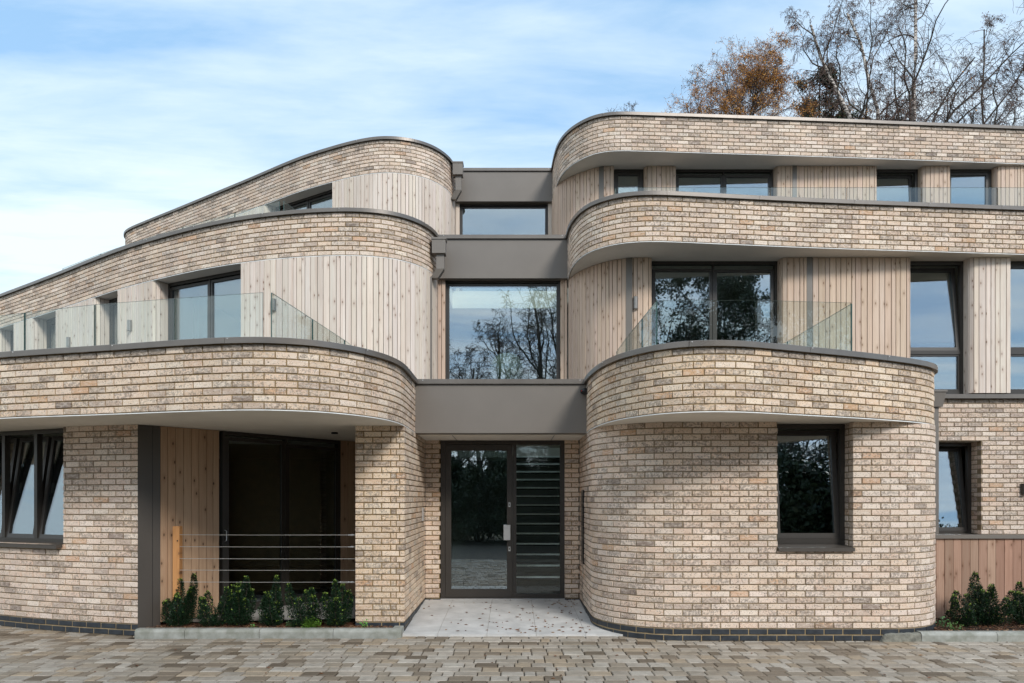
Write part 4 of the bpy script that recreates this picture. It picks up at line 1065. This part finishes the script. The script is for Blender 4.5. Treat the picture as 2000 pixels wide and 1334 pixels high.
T_('birch', 106, 1862, 26, -110, 'tall straight birch with a pale trunk, second from the right edge', 'birch_tree', .5)
T_('brown', 107, 1800, 29, 75, 'thin sparse tree between the two pale birches', 'twiggy_tree', 4.0)
T_('bare', 108, 1925, 27, -90, 'dense dark bare tree near the right edge above the roof', 'bare_tree', 1.0)
T_('birch', 109, 1990, 25, -110, 'dark trunked tree cut off by the right edge of the photo', 'birch_tree', 3.0)
T_('brown', 114, 1530, 30, 120, 'small bare tree between the orange tree and the dark pointed tree', 'twiggy_tree', 1.3)
T_('brown', 115, 1890, 30, 60, 'twiggy tree behind the tall straight birch', 'twiggy_tree', 2.3)
T_('brown', 110, 1960, 31, 20, 'brown leaved thicket tree behind the trees at the right edge', 'twiggy_tree', .3)
T_('bare', 111, 1215, 42, 196, 'faint far off bare tree top just above the rounded roof corner', 'bare_tree', .3)
T_('orange', 112, 1590, 31, 185, 'small orange-leaved tree low at the foot of the dark pointed tree', 'autumn_tree', 2)
# trees across the drive, behind the camera: the windows mirror them
RG = 'trees across the drive mirrored in the windows'
def RT(kind, seed, h, x, y, rot=0, lab='bare tree across the drive, mirrored in the windows', name='bare_tree', s=1.0):
    return tree(kind, seed, h, x, y, -.3, lab, rot, name, group=RG, sc_=s)
RT('bare', 201, 11.5, 1.7, -12, 0, s=1.35); RT('bare', 201, 11.5, -3.6, -17, 2, s=1.0); RT('bare', 202, 10.0, -1.2, -18, 1, s=1.2); RT('bare', 202, 10, 4.3, -16, 4, s=1.15)
RT('bare', 201, 11.5, -7.5, -19, 3.3, s=.65); RT('bare', 202, 10, -15, -14, 1.2, s=.7); RT('bare', 201, 11.5, 18, -16, .7, s=.8)
OL = 'dense evergreen tree across the drive, mirrored in the windows'
RT('oak', 203, 11.5, 6.6, -13, 2.7, OL, 'evergreen_tree', 1.05); RT('oak', 203, 11.5, 8.8, -12, 0, OL, 'evergreen_tree'); RT('oak', 203, 11.5, 12.5, -15, 2.2, OL, 'evergreen_tree', 1.0); RT('oak', 203, 11.5, 0.0, -24, 1.2, OL, 'evergreen_tree', .42)
RT('oak', 203, 11.5, -1.5, -9, 3.2, OL, 'evergreen_tree', .40); RT('oak', 203, 11.5, 6.5, -11, 4.2, OL, 'evergreen_tree', .62); RT('oak', 203, 11.5, -6.5, -15, .2, OL, 'evergreen_tree', .45)
RT('oak', 203, 11.5, 2.8, -10, 5.2, OL, 'evergreen_tree', .42); RT('oak', 203, 11.5, -11.5, -12, 5.2, OL, 'evergreen_tree', .5); RT('oak', 203, 11.5, 16.5, -12, 1, OL, 'evergreen_tree', .8)

for i in range(22):
    RT('laurel', 204, 3.6, -6.5 + i * 1.25 + .3 * math.sin(i * 5), -5.5 - 1.5 * (i % 3), i * 1.7, 'broad evergreen bush across the drive, mirrored in the glass doors', 'evergreen_bush', .85 + .4 * (i > 10) + .35 * ((i * 7) % 5) / 5)
# ================================================================== LIGHT, SKY, CAMERA
SUN_EL, SUN_AZ = 36, 28                   # azimuth: degrees to the right of straight behind the camera
sd = Vector((math.sin(R(SUN_AZ)) * math.cos(R(SUN_EL)), -math.cos(R(SUN_AZ)) * math.cos(R(SUN_EL)), math.sin(R(SUN_EL))))
sl = bpy.data.lights.new('sun', 'SUN'); sl.energy = 1.95; sl.angle = R(14); sl.color = (1, .95, .88)
so_ = bpy.data.objects.new('sun', sl); COL.objects.link(so_); so_.rotation_euler = sd.to_track_quat('Z', 'Y').to_euler()
W = bpy.data.worlds.new('World'); sc.world = W; W.use_nodes = True; nt = W.node_tree; nt.nodes.clear()
out = nt.nodes.new('ShaderNodeOutputWorld'); bg = nt.nodes.new('ShaderNodeBackground'); L(nt, bg.outputs[0], out.inputs[0]); bg.inputs[1].default_value = .14
sky = nt.nodes.new('ShaderNodeTexSky'); sky.sky_type = 'NISHITA'; sky.sun_disc = False; sky.sun_elevation = R(SUN_EL); sky.sun_rotation = math.atan2(sd.x, sd.y); sky.dust_density = .3; sky.ozone_density = 1.5
tc = nt.nodes.new('ShaderNodeTexCoord'); sx = nt.nodes.new('ShaderNodeSeparateXYZ'); L(nt, tc.outputs['Generated'], sx.inputs[0])
zc = math_(nt, 'MAXIMUM', sx.outputs[2], .06); cx = nt.nodes.new('ShaderNodeCombineXYZ')
L(nt, math_(nt, 'DIVIDE', sx.outputs[0], zc), cx.inputs[0]); L(nt, math_(nt, 'DIVIDE', sx.outputs[1], zc), cx.inputs[1])
mp = nt.nodes.new('ShaderNodeMapping'); mp.inputs['Scale'].default_value = (.42, .95, 1); mp.inputs['Rotation'].default_value = (0, 0, R(14)); mp.inputs['Location'].default_value = (3.1, 1.7, 0); L(nt, cx.outputs[0], mp.inputs[0])
n1 = N(nt, 'TexNoise', Scale=1.15, Detail=6, Roughness=.52, Distortion=.5); L(nt, mp.outputs[0], n1.inputs['Vector'])
mp2 = nt.nodes.new('ShaderNodeMapping'); mp2.inputs['Scale'].default_value = (.8, 2.2, 1); mp2.inputs['Rotation'].default_value = (0, 0, R(-12)); L(nt, cx.outputs[0], mp2.inputs[0])
n2 = N(nt, 'TexNoise', Scale=1.6, Detail=7, Roughness=.6, Distortion=.3); L(nt, mp2.outputs[0], n2.inputs['Vector'])
nn = math_(nt, 'ADD', math_(nt, 'MULTIPLY', n1.outputs[0], .65), math_(nt, 'MULTIPLY', n2.outputs[0], .35))
# more cloud to the left and low down
bias = math_(nt, 'ADD', math_(nt, 'MULTIPLY', sx.outputs[0], -.10), math_(nt, 'MULTIPLY', sx.outputs[2], -.10))
msk = ramp(nt, math_(nt, 'ADD', nn, bias), [(.32, .10), (.56, .93)])
sb = mixc(nt, .62, sky.outputs[0], (1.9, 3.75, 5.9, 1))
dt = nt.nodes.new('ShaderNodeVectorMath'); dt.operation = 'DOT_PRODUCT'; L(nt, tc.outputs['Generated'], dt.inputs[0]); dt.inputs[1].default_value = sd
cb = N(nt, 'MixRGB'); cb.inputs[1].default_value = (5.2, 5.9, 6.35, 1); cb.inputs[2].default_value = (8.0, 8.5, 8.9, 1); L(nt, ramp(nt, dt.outputs['Value'], [(.0, 0), (1, 1)]), cb.inputs[0])
cl_ = mixc(nt, msk, sb, cb.outputs[0])
L(nt, cl_, bg.inputs[0])
cd = bpy.data.cameras.new('camera'); cd.sensor_width = 36; cd.lens = F / 2000 * 36; cd.shift_y = (HZ - 667) / 2000; cd.clip_end = 3000; cd.clip_start = .05
co = bpy.data.objects.new('camera', cd); COL.objects.link(co); co.location = (0, 0, EYE); co.rotation_euler = (math.pi / 2, 0, 0); sc.camera = co
sc.view_settings.view_transform = 'Standard'; sc.view_settings.look = 'None'; sc.view_settings.exposure = .45; sc.view_settings.gamma = 1
sc.cycles.max_bounces = 10; sc.cycles.transparent_max_bounces = 24; sc.cycles.caustics_reflective = False; sc.cycles.caustics_refractive = False
# children of the building were modelled in world space
for o in list(COL.objects):
    if o.parent == B: o.matrix_parent_inverse = Matrix.Translation(-Vector(B.location))
